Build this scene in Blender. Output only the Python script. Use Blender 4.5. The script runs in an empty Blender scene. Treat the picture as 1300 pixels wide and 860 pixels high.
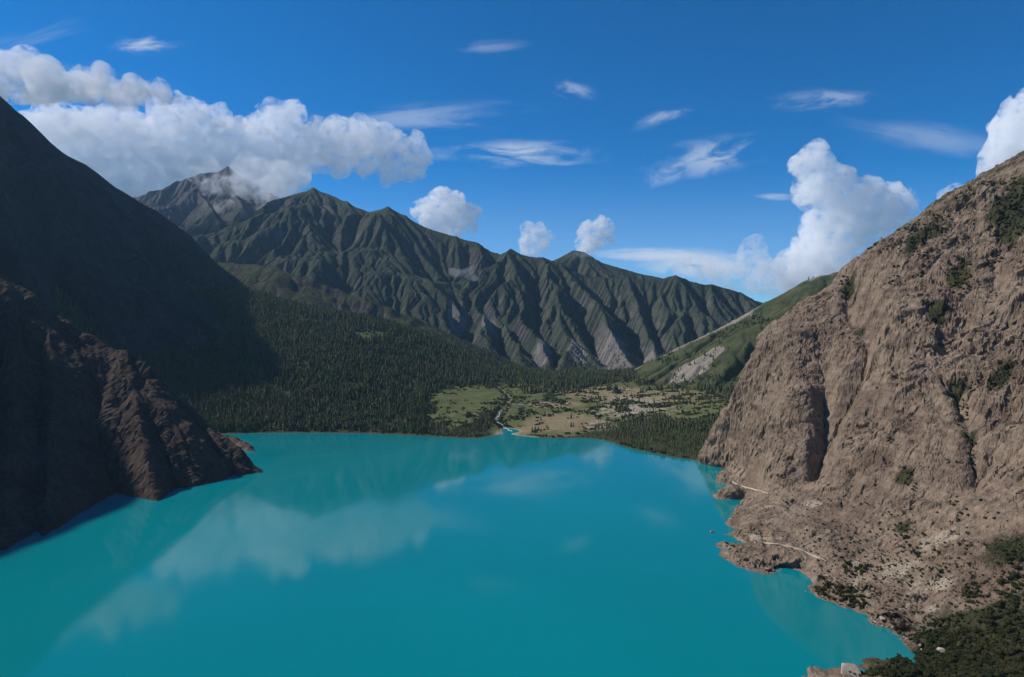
import bpy, math, random, time
import numpy as np
T0 = time.time()
R = math.radians
sc = bpy.context.scene
col = sc.collection
rng = np.random.default_rng(7)
random.seed(7)

# ------------------------------------------------------------------ camera, sky, sun, exposure
H = 330.0                                   # camera height above the lake
F = 867.0                                   # focal length in photo pixels (1300 wide)
YH = 405.0                                  # row of the horizon
PITCH = math.atan((430 - YH) / F)
cam = bpy.data.objects.new('camera', bpy.data.cameras.new('camera'))
col.objects.link(cam)
cam.location = (0, 0, H)
cam.rotation_euler = (R(90) - PITCH, 0, 0)
cam.data.lens = 36.0 * F / 1300
cam.data.sensor_width = 36.0
cam.data.clip_start = 1.0
cam.data.clip_end = 120000
sc.camera = cam

SUN_EL, SUN_AZ = R(39), R(-75)              # azimuth from +Y, negative = to the left
sdir = (math.sin(SUN_AZ) * math.cos(SUN_EL), math.cos(SUN_AZ) * math.cos(SUN_EL), math.sin(SUN_EL))
sun = bpy.data.objects.new('sun', bpy.data.lights.new('sun', 'SUN'))
col.objects.link(sun)
sun.data.energy = 4.2
sun.data.angle = R(0.53)
sun.data.color = (1.0, 0.93, 0.84)
from mathutils import Vector
sun.rotation_euler = Vector(sdir).to_track_quat('Z', 'Y').to_euler()

sc.view_settings.view_transform = 'Standard'
sc.view_settings.look = 'None'
sc.view_settings.gamma = 1.0
sc.view_settings.exposure = 0.12
sc.cycles.use_denoising = True
sc.cycles.max_bounces = 40
sc.cycles.diffuse_bounces = 2
sc.cycles.glossy_bounces = 2
sc.cycles.transmission_bounces = 2
sc.cycles.transparent_max_bounces = 12
sc.cycles.volume_bounces = 36
sc.cycles.volume_max_steps = 256
sc.cycles.volume_step_rate = 0.3
sc.cycles.use_adaptive_sampling = True
sc.cycles.adaptive_threshold = 0.02

# ------------------------------------------------------------------ node helper
class NT:
    def __init__(s, tree):
        s.t = tree; s.n = tree.nodes; s.l = tree.links
    def new(s, typ, ins=None, **props):
        nd = s.n.new(typ)
        for k, v in props.items(): setattr(nd, k, v)
        for k, v in (ins or {}).items(): s.put(nd.inputs[k], v)
        return nd
    def put(s, sock, v):
        if isinstance(v, bpy.types.NodeSocket): s.l.new(v, sock)
        elif isinstance(v, bpy.types.Node): s.l.new(v.outputs[0], sock)
        else:
            if isinstance(v, (tuple, list)) and len(v) == 3 and sock.type == 'RGBA': v = (*v, 1)
            sock.default_value = v
    def math(s, op, a, b=0.0, clamp=False):
        nd = s.new('ShaderNodeMath', {0: a, 1: b}, operation=op); nd.use_clamp = clamp
        return nd.outputs[0]
    def noise(s, vec, scale, detail=6, rough=0.55, dist=0.0, out=0):
        nd = s.new('ShaderNodeTexNoise', {'Vector': vec, 'Scale': scale, 'Detail': detail, 'Roughness': rough, 'Distortion': dist})
        return nd.outputs[out]
    def smooth(s, v, a, b, lo=0.0, hi=1.0):
        nd = s.new('ShaderNodeMapRange', {0: v, 1: a, 2: b, 3: lo, 4: hi}, interpolation_type='SMOOTHSTEP')
        return nd.outputs[0]
    def mix(s, f, a, b, blend='MIX'):
        nd = s.n.new('ShaderNodeMix'); nd.data_type = 'RGBA'; nd.blend_type = blend; nd.clamp_factor = True
        s.put(nd.inputs[0], f); s.put(nd.inputs[6], a); s.put(nd.inputs[7], b)
        return nd.outputs[2]
    def vmul(s, v, w):
        return s.new('ShaderNodeVectorMath', {0: v, 1: w}, operation='MULTIPLY').outputs[0]
    def vadd(s, v, w):
        return s.new('ShaderNodeVectorMath', {0: v, 1: w}, operation='ADD').outputs[0]

def mat(name):
    m = bpy.data.materials.new(name); m.use_nodes = True
    g = NT(m.node_tree); g.n.clear()
    g.out = g.n.new('ShaderNodeOutputMaterial')
    return m, g

def simple(name, colr, rough=0.9, var=0.25, scale=1.0, bump=0.0):
    m, g = mat(name)
    co = g.new('ShaderNodeTexCoord').outputs['Object']
    n = g.noise(co, scale, 5)
    c = g.mix(g.smooth(n, .3, .7), tuple(x * (1 - var) for x in colr), tuple(min(1, x * (1 + var)) for x in colr))
    b = g.new('ShaderNodeBsdfPrincipled', {'Base Color': c, 'Roughness': rough, 'Specular IOR Level': .2})
    if bump: g.put(b.inputs['Normal'], g.new('ShaderNodeBump', {'Strength': bump, 'Height': n, 'Distance': 1.0}))
    g.put(g.out.inputs['Surface'], b)
    return m

# ------------------------------------------------------------------ sky with thin high cloud
w = bpy.data.worlds.new('World'); sc.world = w; w.use_nodes = True
g = NT(w.node_tree); g.n.clear()
sky = g.new('ShaderNodeTexSky', sky_type='NISHITA')
sky.sun_disc = False; sky.sun_elevation = SUN_EL; sky.sun_rotation = SUN_AZ
sky.altitude = 3600; sky.air_density = 1.0; sky.dust_density = 0.35; sky.ozone_density = 3.0
dirv = g.new('ShaderNodeTexCoord').outputs['Generated']
sep = g.new('ShaderNodeSeparateXYZ', {0: dirv})
ysafe = g.math('MAXIMUM', sep.outputs[1], 0.05)
# tangent-plane coordinates of the sky straight ahead (north): u right, v up
U_ = g.math('DIVIDE', sep.outputs[0], ysafe); V_ = g.math('DIVIDE', sep.outputs[2], ysafe)
uv = g.new('ShaderNodeCombineXYZ', {0: U_, 1: V_})
skyc = g.mix(1.0, sky.outputs[0], (0.05, 0.84, 1.36), 'MULTIPLY')
cover = None
def sky_uv(px, py):
    v = (430 - py) / F; c, s = math.cos(PITCH), math.sin(PITCH)
    dy = c + v * s; dz = -s + v * c
    return (px - 650) / F / dy, dz / dy
def wisp(px, py, rx, ry, ang, dens, stretch=(9, 40), seed=0, lo=.45, hi=.70):
    """one patch of thin cloud: an ellipse of sky filled with streaky noise"""
    global cover
    u0, v0 = sky_uv(px, py)
    mp = g.new('ShaderNodeMapping', {0: g.vadd(uv, (-u0, -v0, 0)), 'Rotation': (0, 0, -R(ang))})
    p = mp.outputs[0]
    e = g.vmul(p, (F / rx, F / ry, 0))
    r = g.new('ShaderNodeVectorMath', {0: e}, operation='LENGTH').outputs['Value']
    fall = g.smooth(g.math('ADD', r, g.math('MULTIPLY', g.math('SUBTRACT', g.noise(g.vadd(g.vmul(p, (7, 16, 1)), (seed, 0, 0)), 1.0, 4, .6), .5), .9)), 0.05, .95, 1, 0)
    nz = g.noise(g.vadd(g.vmul(p, (stretch[0] * 1.3, stretch[1] * 1.3, 1)), (seed * 3.7, seed * 1.3, seed)), 1.0, 7, .6, .6)
    c = g.math('MULTIPLY', g.math('MULTIPLY', g.smooth(g.math('ADD', nz, g.math('MULTIPLY', fall, .12)), lo, hi), fall), dens)
    cover = c if cover is None else g.math('MAXIMUM', cover, c)
wisp(905, 200, 125, 34, 10, .62, (10, 30), 1)
wisp(850, 218, 50, 22, 25, .6, (12, 30), 15)
wisp(655, 196, 150, 24, -1, .8, (8, 35), 2)
wisp(840, 150, 55, 16, 14, .5, (14, 40), 3)
wisp(725, 114, 45, 16, -12, .45, (14, 40), 4)
wisp(1050, 126, 90, 20, 4, .42, (12, 45), 5)
wisp(182, 57, 62, 16, 4, .75, (12, 40), 6)
wisp(60, 40, 130, 26, 18, .22, (6, 30), 7, .5, .9)
wisp(100, 112, 190, 36, -6, .6, (9, 22), 8, .45, .8)
wisp(520, 150, 210, 26, 2, .4, (5, 30), 9)
wisp(620, 60, 60, 12, 3, .25, (8, 40), 10)
wisp(860, 325, 170, 16, -1, .95, (5, 40), 11, .3, .6)
wisp(985, 250, 42, 7, -2, .6, (8, 40), 12, .3, .6)
wisp(890, 338, 130, 32, -4, .95, (12, 24), 13, .33, .55)
wisp(1180, 175, 160, 26, -8, .3, (5, 20), 14)
wisp(560, 290, 500, 60, -6, .18, (3, 18), 16)
hor = g.smooth(V_, 0.0, 0.24, .36, 0)       # pale air low over the horizon
cover2 = g.math('MAXIMUM', cover, hor)
cc = g.mix(cover2, skyc, (6.4, 7.4, 8.8))
bg = g.new('ShaderNodeBackground', {'Color': cc, 'Strength': 0.085})
g.put(g.new('ShaderNodeOutputWorld').inputs['Surface'], bg)

# ------------------------------------------------------------------ numeric helpers
def P(px, py, d):
    """world point seen at photo pixel (px, py) at distance d (metres north of the camera)"""
    v = (430 - py) / F; c, s = math.cos(PITCH), math.sin(PITCH)
    dy = c + v * s; dz = -s + v * c
    return ((px - 650) / F / dy * d, d, H + dz / dy * d)
def Z0(px, py, z=0.0):
    v = (430 - py) / F; c, s = math.cos(PITCH), math.sin(PITCH)
    d = (z - H) / ((-s + v * c) / (c + v * s))
    return P(px, py, d)

def _hash(ix, iy, iz, seed):
    h = (ix.astype(np.uint32) * np.uint32(374761393) + iy.astype(np.uint32) * np.uint32(668265263)
         + iz.astype(np.uint32) * np.uint32(2147483647 - 1640531527) + np.uint32(seed * 974711 % 4294967295))
    h = (h ^ (h >> np.uint32(13))) * np.uint32(1274126177)
    h = (h ^ (h >> np.uint32(16))) * np.uint32(2246822519)
    return (h ^ (h >> np.uint32(15))).astype(np.float32) / np.float32(4294967295.0) * 2 - 1
def vnoise(x, y, z=None, seed=0):
    """smooth value noise in [-1, 1], 2-D or 3-D"""
    x = np.asarray(x, np.float32); y = np.asarray(y, np.float32)
    fx = np.floor(x); fy = np.floor(y); tx = x - fx; ty = y - fy
    ix = fx.astype(np.int64); iy = fy.astype(np.int64)
    tx = tx * tx * tx * (tx * (tx * 6 - 15) + 10); ty = ty * ty * ty * (ty * (ty * 6 - 15) + 10)
    def layer(iz):
        a = _hash(ix, iy, iz, seed); b = _hash(ix + 1, iy, iz, seed)
        c = _hash(ix, iy + 1, iz, seed); d = _hash(ix + 1, iy + 1, iz, seed)
        return (a + (b - a) * tx) * (1 - ty) + (c + (d - c) * tx) * ty
    if z is None: return layer(np.zeros_like(ix))
    z = np.asarray(z, np.float32); fz = np.floor(z); tz = z - fz; iz = fz.astype(np.int64)
    tz = tz * tz * tz * (tz * (tz * 6 - 15) + 10)
    return layer(iz) * (1 - tz) + layer(iz + 1) * tz
def fbm(x, y, z=None, octv=5, gain=.5, seed=0, ridged=False):
    s = 0; a = 1; tot = 0
    for k in range(octv):
        f = 2.03 ** k
        n = vnoise(x * f + 17.3 * k, y * f - 9.1 * k, None if z is None else z * f + 5.5 * k, seed + k)
        if ridged: n = 1 - 2 * np.abs(n)
        s = s + a * n; tot += a; a *= gain
    return s / tot

def sstep(x, a, b):
    t = np.clip((x - a) / (b - a), 0, 1); return t * t * (3 - 2 * t)

class Grid:
    def __init__(s, x0, x1, y0, y1, dx, dy=None):
        s.dx = dx; s.dy = dy or dx
        s.xs = np.arange(x0, x1 + dx * .5, dx); s.ys = np.arange(y0, y1 + s.dy * .5, s.dy)
        s.X, s.Y = np.meshgrid(s.xs, s.ys); s.ny, s.nx = s.X.shape
        s.Z = np.zeros_like(s.X)
    def at(s, x, y):
        fx = np.clip((np.asarray(x) - s.xs[0]) / s.dx, 0, s.nx - 1.001); fy = np.clip((np.asarray(y) - s.ys[0]) / s.dy, 0, s.ny - 1.001)
        i = fx.astype(int); j = fy.astype(int); u = fx - i; v = fy - j; Z = s.Z
        return (Z[j, i] * (1 - u) + Z[j, i + 1] * u) * (1 - v) + (Z[j + 1, i] * (1 - u) + Z[j + 1, i + 1] * u) * v
    def inside(s, x, y):
        return (x > s.xs[0]) & (x < s.xs[-1]) & (y > s.ys[0]) & (y < s.ys[-1])

def ridge_field(gr, polys, base=-60.0, k=25.0, warp=0.0, seed=3):
    """height from crest lines: each poly = (points, slope on the left of its direction, slope on the right, flare)"""
    X, Y = gr.X, gr.Y
    if warp:
        X = X + warp * fbm(gr.X / 900, gr.Y / 900, seed=seed, octv=4); Y = Y + warp * fbm(gr.X / 900, gr.Y / 900, seed=seed + 9, octv=4)
    acc = np.full(X.shape, base / k)
    for pts, sl, sr in polys:
        best = np.full(X.shape, -1e9)
        for (ax, ay, az), (bx, by, bz) in zip(pts[:-1], pts[1:]):
            vx, vy = bx - ax, by - ay; L2 = vx * vx + vy * vy
            t = np.clip(((X - ax) * vx + (Y - ay) * vy) / L2, 0, 1)
            ex = X - ax - t * vx; ey = Y - ay - t * vy
            d = np.sqrt(ex * ex + ey * ey + 1)
            side = (vx * ey - vy * ex) / (d * math.sqrt(L2))          # > 0 : left
            s_ = sr + (sl - sr) * sstep(side, -.5, .5)
            best = np.maximum(best, az + t * (bz - az) - s_ * d * (1 - .12 * np.clip(d / 2500, 0, 1)))
        acc = np.logaddexp(acc, best / k)
    return acc * k

def erode(h, dx, n, K, pull=.04, m=.5, talus=1.1, floor=-1e9, seed=1, jitter=.35, diff=.04, fixed=None):
    """stream-power erosion, implicit, vectorised by pointer doubling; 'pull' lifts it back to its target shape"""
    ny, nx = h.shape; N = ny * nx; target = h.copy(); rr = np.random.default_rng(seed)
    idx = np.arange(N).reshape(ny, nx)
    offs = [(-1, 0, 1), (1, 0, 1), (0, -1, 1), (0, 1, 1), (-1, -1, 2 ** .5), (-1, 1, 2 ** .5), (1, -1, 2 ** .5), (1, 1, 2 ** .5)]
    edge = np.zeros((ny, nx), bool); edge[0] = edge[-1] = True; edge[:, 0] = edge[:, -1] = True
    steps = int(math.ceil(math.log2(ny + nx))) + 1
    for it in range(n):
        best = np.zeros((ny, nx)); r = idx.copy(); dist = np.ones((ny, nx))
        wob = 1 + jitter * rr.standard_normal((ny, nx))
        hp = np.pad(h, 1, mode='edge')
        for oy, ox, L in offs:
            s = (h - hp[1 + oy:1 + oy + ny, 1 + ox:1 + ox + nx]) / (L * dx)
            s2 = s * wob if oy == 0 or ox == 0 else s
            better = (s2 > best) & (s > 0)
            best = np.where(better, s2, best)
            r = np.where(better, idx + oy * nx + ox, r); dist = np.where(better, L * dx, dist)
        stop = edge | (h < floor)
        r = np.where(stop, idx, r).ravel()
        root = r == np.arange(N)
        A = np.full(N, dx * dx); q = np.where(root, N, r); q = np.append(q, N); Aa = np.append(A, 0.0)
        for _ in range(steps):
            add = np.bincount(q, weights=Aa, minlength=N + 1); add[N] = 0
            Aa = Aa + add; q = q[q]
            if (q == N).all(): break
        A = Aa[:N]
        Fv = np.where(root, 0, K * A ** m / dist.ravel())
        hv = h.ravel() + pull * (target - h).ravel()
        a = np.where(root, h.ravel(), hv / (1 + Fv)); b = np.where(root, 0, Fv / (1 + Fv)); q = r.copy()
        for _ in range(steps):
            a = a + b * a[q]; b = b * b[q]; q = q[q]
        hn = a
        lim = hn[r] + talus * dist.ravel()
        hn = np.where(root, hn, np.minimum(hn, lim)).reshape(ny, nx)
        if diff:
            hp = np.pad(hn, 1, mode='edge')
            hn = hn + diff * (hp[:-2, 1:-1] + hp[2:, 1:-1] + hp[1:-1, :-2] + hp[1:-1, 2:] - 4 * hn)
        h = hn
    return h, A.reshape(ny, nx)

def tps(pts, X, Y, lam=1e-3, scale=500.0):
    p = np.array(pts, float); x, y, z = p[:, 0] / scale, p[:, 1] / scale, p[:, 2]
    def ker(r2): return .5 * r2 * np.log(r2 + 1e-12)
    n = len(p); K_ = ker((x[:, None] - x) ** 2 + (y[:, None] - y) ** 2) + lam * np.eye(n)
    Q = np.c_[np.ones(n), x, y]; M = np.block([[K_, Q], [Q.T, np.zeros((3, 3))]])
    c = np.linalg.solve(M, np.r_[z, 0, 0, 0])
    out = c[n] + c[n + 1] * X / scale + c[n + 2] * Y / scale
    for i in range(n):
        if c[i] != 0: out = out + c[i] * ker((X / scale - x[i]) ** 2 + (Y / scale - y[i]) ** 2)
    return out

def polydist(X, Y, pts):
    """distance to a polyline, and the position along it 0..1"""
    best = np.full(np.shape(X), 1e9); tt = np.zeros(np.shape(X)); n = len(pts) - 1
    for k, (a, b) in enumerate(zip(pts[:-1], pts[1:])):
        vx, vy = b[0] - a[0], b[1] - a[1]; t = np.clip(((X - a[0]) * vx + (Y - a[1]) * vy) / (vx * vx + vy * vy + 1e-9), 0, 1)
        d = np.hypot(X - a[0] - t * vx, Y - a[1] - t * vy)
        tt = np.where(d < best, (k + t) / n, tt); best = np.minimum(best, d)
    return best, tt

def mesh_np(name, V, Fc, material=None, smooth=True, attrs=None):
    me = bpy.data.meshes.new(name)
    V = np.asarray(V, np.float32); Fc = np.asarray(Fc, np.int32); nf, k = Fc.shape
    me.vertices.add(len(V)); me.vertices.foreach_set('co', V.ravel())
    me.loops.add(nf * k); me.loops.foreach_set('vertex_index', Fc.ravel())
    me.polygons.add(nf); me.polygons.foreach_set('loop_start', np.arange(0, nf * k, k, dtype=np.int32))
    me.update(calc_edges=True)
    me.polygons.foreach_set('use_smooth', np.full(nf, smooth))
    for kx, v in (attrs or {}).items():
        at = me.attributes.new(kx, 'FLOAT', 'POINT'); at.data.foreach_set('value', np.asarray(v, np.float32).ravel())
    if material: me.materials.append(material)
    me.update()
    return me

def link(name, me, parent=None, loc=None):
    o = bpy.data.objects.new(name, me); col.objects.link(o)
    if parent: o.parent = parent
    if loc is not None: o.location = loc
    return o

def tag(o, label=None, cat=None, group=None, kind=None):
    for k, v in (('label', label), ('category', cat), ('group', group), ('kind', kind)):
        if v: o[k] = v
    return o

def grid_mesh(name, gr, material, keep_above=-25.0, attrs=None, V=None, smooth=True):
    idx = np.arange(gr.nx * gr.ny).reshape(gr.ny, gr.nx)
    q = np.stack([idx[:-1, :-1], idx[:-1, 1:], idx[1:, 1:], idx[1:, :-1]], -1).reshape(-1, 4)
    if V is None: V = np.stack([gr.X, gr.Y, gr.Z], -1).reshape(-1, 3)
    z = V[:, 2]
    q = q[(z[q] > keep_above).any(1)]
    used = np.zeros(len(V), bool); used[q.ravel()] = True
    new = np.cumsum(used) - 1
    at = {k: np.asarray(v).ravel()[used] for k, v in (attrs or {}).items()}
    o = link(name, mesh_np(name, V[used], new[q], material, smooth, at))
    tag(o, kind='structure')
    return o

def normals(gr, Z=None):
    Z = gr.Z if Z is None else Z
    gy, gx = np.gradient(Z, gr.dy, gr.dx)
    L = np.sqrt(gx * gx + gy * gy + 1)
    return -gx / L, -gy / L, 1 / L
def tick(s): print('T %.1f %s' % (time.time() - T0, s), flush=True)

# ------------------------------------------------------------------ ground materials
def terrain_mat(name, rock, rock2, green, green2, dirt, veg_bias=0.0, big=1 / 260., fine=1 / 14., bump=1.0, bdist=4.0, streak=1.0, strata=0.0):
    """rock on steep ground, plants on gentle ground, broken up by noise; attribute 'veg' moves the border, 'scree' adds loose pale stone"""
    m, g = mat(name)
    geo = g.new('ShaderNodeNewGeometry'); pos = geo.outputs['Position']
    veg = g.new('ShaderNodeAttribute', attribute_name='veg').outputs['Fac']
    scr = g.new('ShaderNodeAttribute', attribute_name='scree').outputs['Fac']
    n1 = g.noise(pos, big, 8, .62)
    n2 = g.noise(g.vmul(pos, (1, 1, .35)), fine, 8, .65, .8)
    n3 = g.noise(pos, fine * 4.3, 5, .7)
    n4 = g.noise(g.vadd(pos, (500, 200, 90)), big * 3.1, 8, .68)
    rc = g.mix(g.smooth(n1, .38, .62), rock, rock2)
    if streak > 1:
        sx = g.noise(g.vadd(g.vmul(pos, (1, 1, .16)), g.vmul(pos, (0, 0, 0))), fine * .45, 5, .6, .5)
        rc = g.mix(g.smooth(sx, .48, .66, 0, .75), rc, tuple(x * .58 for x in rock))
        sy = g.noise(g.vadd(pos, (90, 40, 900)), big * 2.2, 6, .6)
        rc = g.mix(g.smooth(sy, .5, .66, 0, .6), rc, (.31, .25, .18))
    rc = g.mix(g.smooth(n2, .3, .72, 0, .8), rc, tuple(x * .5 for x in rock), 'MIX')
    rc = g.mix(g.smooth(n3, .52, .72, 0, .6), rc, tuple(min(1, x * 1.45) for x in rock2))
    if strata:
        st = g.noise(g.vmul(pos, (.15, .15, 1)), fine * .8, 4, .5, .4)
        rc = g.mix(g.smooth(st, .4, .65, 0, strata), rc, tuple(x * 1.3 for x in rock2))
    gc = g.mix(g.smooth(n4, .35, .65), green, green2)
    gc = g.mix(g.smooth(n3, .45, .7, 0, .6), gc, tuple(x * .45 for x in green))
    f = g.math('ADD', g.math('ADD', veg, g.math('MULTIPLY', g.math('SUBTRACT', n4, .5), 1.5)), g.math('MULTIPLY', g.math('SUBTRACT', n3, .5), .9))
    f = g.smooth(g.math('ADD', f, veg_bias), .38, .62)
    c = g.mix(f, rc, gc)
    dc = g.mix(g.smooth(n3, .4, .65), dirt, tuple(x * .55 for x in dirt))
    sf = g.smooth(g.math('ADD', scr, g.math('MULTIPLY', g.math('SUBTRACT', n4, .5), 1.2)), .4, .65)
    c = g.mix(sf, c, dc)
    hgt = g.math('ADD', g.math('MULTIPLY', n2, 1.0), g.math('MULTIPLY', n3, .35))
    bp = g.new('ShaderNodeBump', {'Strength': bump, 'Distance': bdist, 'Height': hgt})
    b = g.new('ShaderNodeBsdfPrincipled', {'Base Color': c, 'Roughness': .95, 'Specular IOR Level': .1, 'Normal': bp})
    g.put(g.out.inputs['Surface'], b)
    return m

def hit(px, py, gr=None, d0=560, d1=1800):
    """point of a height sheet seen at a photo pixel"""
    gr = gr or globals()['gr']
    ds = np.arange(d0, d1, 1.5); p = np.array([P(px, py, 1.0)]); dx_, _, hz_ = p[0]
    xs = dx_ * ds; zs = H + (hz_ - H) * ds
    below = gr.at(xs, ds) > zs
    below &= gr.inside(xs, ds)
    if not below.any(): return None
    i = int(np.argmax(below)); return (xs[i], ds[i], float(gr.at(xs[i], ds[i])))

# ------------------------------------------------------------------ far range and snow peak
gf = Grid(-4600, 3000, 3600, 9200, 12)
spur = lambda a, b, z2, n=4, s=0: [tuple(a)] + [(a[0] + (b[0] - a[0]) * t, a[1] + (b[1] - a[1]) * t, a[2] + (z2 - a[2]) * t ** .85) for t in np.linspace(0, 1, n + 1)[1:]]
crest_front = [P(250, 330, 7900), P(300, 300, 7400), P(330, 284, 7000), P(352, 264, 6700), P(375, 243, 6450), P(393, 237, 6300), P(412, 243, 6250), P(440, 255, 6100),
               P(468, 269, 5980), P(492, 265, 5900), P(515, 276, 5850), P(545, 290, 5760), P(580, 302, 5680), P(610, 306, 5620), P(640, 320, 5560), P(655, 313, 5500), P(668, 320, 5470), P(690, 327, 5430),
               P(712, 336, 5400), P(745, 350, 5350), P(790, 352, 5300), P(830, 354, 5250), P(853, 348, 5220), P(866, 355, 5210), P(905, 362, 5160), P(940, 368, 5130), P(965, 381, 5120), P(1000, 400, 5100), P(1080, 430, 5100), P(1150, 420, 5200)]
crest_back = [P(660, 345, 6800), P(700, 332, 6600), P(722, 322, 6500), P(735, 317, 6450), P(752, 320, 6400), P(780, 334, 6300), P(820, 346, 6200), P(860, 356, 6100), P(930, 372, 6100), P(1000, 392, 6100)]
crest_snow = [P(60, 300, 8300), P(130, 262, 8200), P(165, 250, 8200), P(200, 243, 8250), P(222, 238, 8300), P(250, 221, 8400), P(285, 210, 8500), P(310, 222, 8450), P(340, 238, 8300), P(380, 262, 8000), P(430, 290, 7800)]
polys = [(crest_front, .62, .62), (crest_back, .7, .62), (crest_snow, .8, .66)]
# spurs running down towards the lake, each a hand-placed rib
for a, b, z2, sl in [
    (5, (500, 450, 4350), 130, .85), (7, (560, 462, 4300), 90, .9), (9, (622, 470, 4050), 60, .8), (10, (655, 470, 4250), 60, 1.0), (12, (668, 474, 3900), 25, .85),
    (14, (742, 474, 4150), 40, .95), (17, (716, 474, 3950), 25, .9), (18, (798, 474, 3900), 25, .85), (20, (835, 474, 3950), 25, 1.0),
    (23, (868, 474, 4200), 40, 1.05), (24, (905, 474, 4000), 30, .85), (27, (965, 474, 4100), 30, .9)]:
    polys.append((spur(crest_front[a], P(*b), z2), sl, sl))
for a, b, z2 in [(5, (345, 330, 5200), 700), (4, (300, 340, 5600), 800)]:
    polys.append((spur(crest_snow[a + 1], P(*b), z2), .85, .85))
gf.Z = ridge_field(gf, polys, base=20, k=28, warp=110)
rough = fbm(gf.X / 520, gf.Y / 520, octv=6, seed=5) * 1.5
cd_, _ = polydist(gf.X, gf.Y, crest_front); cd2_, _ = polydist(gf.X, gf.Y, crest_back)
rough *= .12 + .88 * sstep(np.minimum(cd_, cd2_), 40, 420)
gf.Z += rough * np.clip((gf.Z - 30) * .16, 0, 110)
Kf = .034 * np.exp(1.1 * fbm(gf.X / 800, gf.Y / 800, octv=3, seed=8))
gf.Z, A = erode(gf.Z, gf.dx, 34, Kf.ravel(), pull=.045, talus=1.25, seed=4, diff=.004)
nx_, ny_, nz_ = normals(gf)
hz = np.clip(gf.Z / 1800, 0, 1)
cur = gf.Z - (np.roll(gf.Z, 3, 0) + np.roll(gf.Z, -3, 0) + np.roll(gf.Z, 3, 1) + np.roll(gf.Z, -3, 1)) / 4
veg = 1.12 - sstep(1 - nz_, .24, .46) * .62 - sstep(hz, .62, 1.0) * .8
scree = sstep(np.log10(A), 4.6, 6.0) * .35 * (gf.Z > 120)
# pale eroded faces at the feet of three spurs, and pale stone streaks in some gullies
for (px, py, d, rx, ry) in [(582, 415, 4600, 100, 240), (622, 430, 4500, 70, 220), (778, 435, 4200, 170, 330), (832, 440, 4100, 130, 280), (690, 455, 4100, 90, 160), (735, 450, 4150, 70, 200), (800, 470, 3950, 90, 120)]:
    p = P(px, py, d); scree = np.maximum(scree, .8 * np.exp(-(((gf.X - p[0]) / rx) ** 2 + ((gf.Y - p[1]) / ry) ** 2)))
m_far = terrain_mat('far_rock', (.088, .086, .084), (.150, .140, .127), (.043, .056, .040), (.070, .080, .050), (.22, .20, .18), big=1 / 500., fine=1 / 28., bump=1.0, bdist=12)
m_snow = m_far
grid_mesh('mountain_range', gf, m_far, 5, dict(veg=veg, scree=scree), smooth=False)
tick('far range')

# ------------------------------------------------------------------ middle hill with its dark cliff, and the green slope right of the valley
gh = Grid(-2600, 900, 3150, 4900, 9)
hp_ = [P(200, 330, 4200), P(262, 334, 4100), P(330, 337, 4000), P(352, 340, 3960), P(392, 352, 3900), P(430, 368, 3860), P(470, 378, 3800), P(500, 402, 3750), P(545, 432, 3700), P(600, 452, 3650), P(650, 468, 3600), P(720, 482, 3550)]
gh.Z = ridge_field(gh, [(hp_, .5, .42), (spur(hp_[3], P(440, 402, 3550), 330), .6, .9), (spur(hp_[5], P(520, 425, 3480), 240), .6, .9)], base=-80, k=14, warp=50, seed=21)
gh.Z += fbm(gh.X / 120, gh.Y / 120, octv=6, seed=25, ridged=True) * np.clip((gh.Z - 20) * .12, 0, 16)
# a rock face cut into its front
ed, tt = polydist(gh.X, gh.Y, [P(392, 365, 3800), P(430, 380, 3700), P(478, 398, 3640)])
gh.Z -= np.exp(-(ed / 90) ** 2) * 45 * (gh.Y < 3860)
gh.Z, A = erode(gh.Z, gh.dx, 18, .035, pull=.06, talus=1.5, seed=6, diff=.01)
nx_, ny_, nz_ = normals(gh)
veg = 1.05 - sstep(1 - nz_, .12, .3) * .9
m_hill = terrain_mat('hill_rock', (.08, .066, .058), (.125, .105, .088), (.034, .043, .022), (.062, .066, .032), (.3, .26, .2), big=1 / 220., fine=1 / 18., bump=.8, bdist=8)
grid_mesh('hill', gh, m_hill, -15, dict(veg=veg, scree=0 * veg))

gg = Grid(500, 2400, 2500, 4400, 8)
cg = [P(820, 488, 3350), P(862, 471, 3400), P(900, 447, 3350), P(930, 425, 3300), P(960, 402, 3260), P(990, 382, 3230), P(1020, 360, 3200), P(1040, 350, 3190), P(1065, 344, 3180), P(1110, 326, 3150), P(1200, 290, 3100)]
gg.Z = ridge_field(gg, [(cg, .55, .55), (spur(cg[4], P(905, 500, 2750), 40), .75, .75), (spur(cg[6], P(960, 500, 2650), 40), .75, .75)], base=-80, k=14, warp=60, seed=31)
gg.Z += fbm(gg.X / 150, gg.Y / 150, octv=6, seed=35, ridged=True) * np.clip((gg.Z - 20) * .15, 0, 15)
gg.Z, A = erode(gg.Z, gg.dx, 18, .035, pull=.06, talus=1.4, seed=8, diff=.015)
nx_, ny_, nz_ = normals(gg)
veg = 1.25 - sstep(1 - nz_, .25, .5) * .5
pd, tt = polydist(gg.X, gg.Y, cg)
scree = np.exp(-(pd / 200) ** 2) * 1.1 * sstep(-gg.X, -1250, -1000)
for px, py, r in [(880, 466, 55), (868, 474, 70), (895, 457, 45), (910, 446, 35), (884, 476, 35)]:
    p = hit(px, py, gg, 2600, 3900) or P(px, py, 3300); scree = scree + 1.0 * np.exp(-((gg.X - p[0]) ** 2 + (gg.Y - p[1]) ** 2) / r ** 2)
scree = scree + np.exp(-(pd / 45) ** 2) * .5
grid_mesh('green_hill', gg, m_greenhill := terrain_mat('green_hill_ground', (.15, .12, .09), (.22, .18, .13), (.048, .064, .026), (.098, .104, .048), (.31, .275, .225), big=1 / 240., fine=1 / 16., bump=.8, bdist=6), -15, dict(veg=veg, scree=scree))
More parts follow.
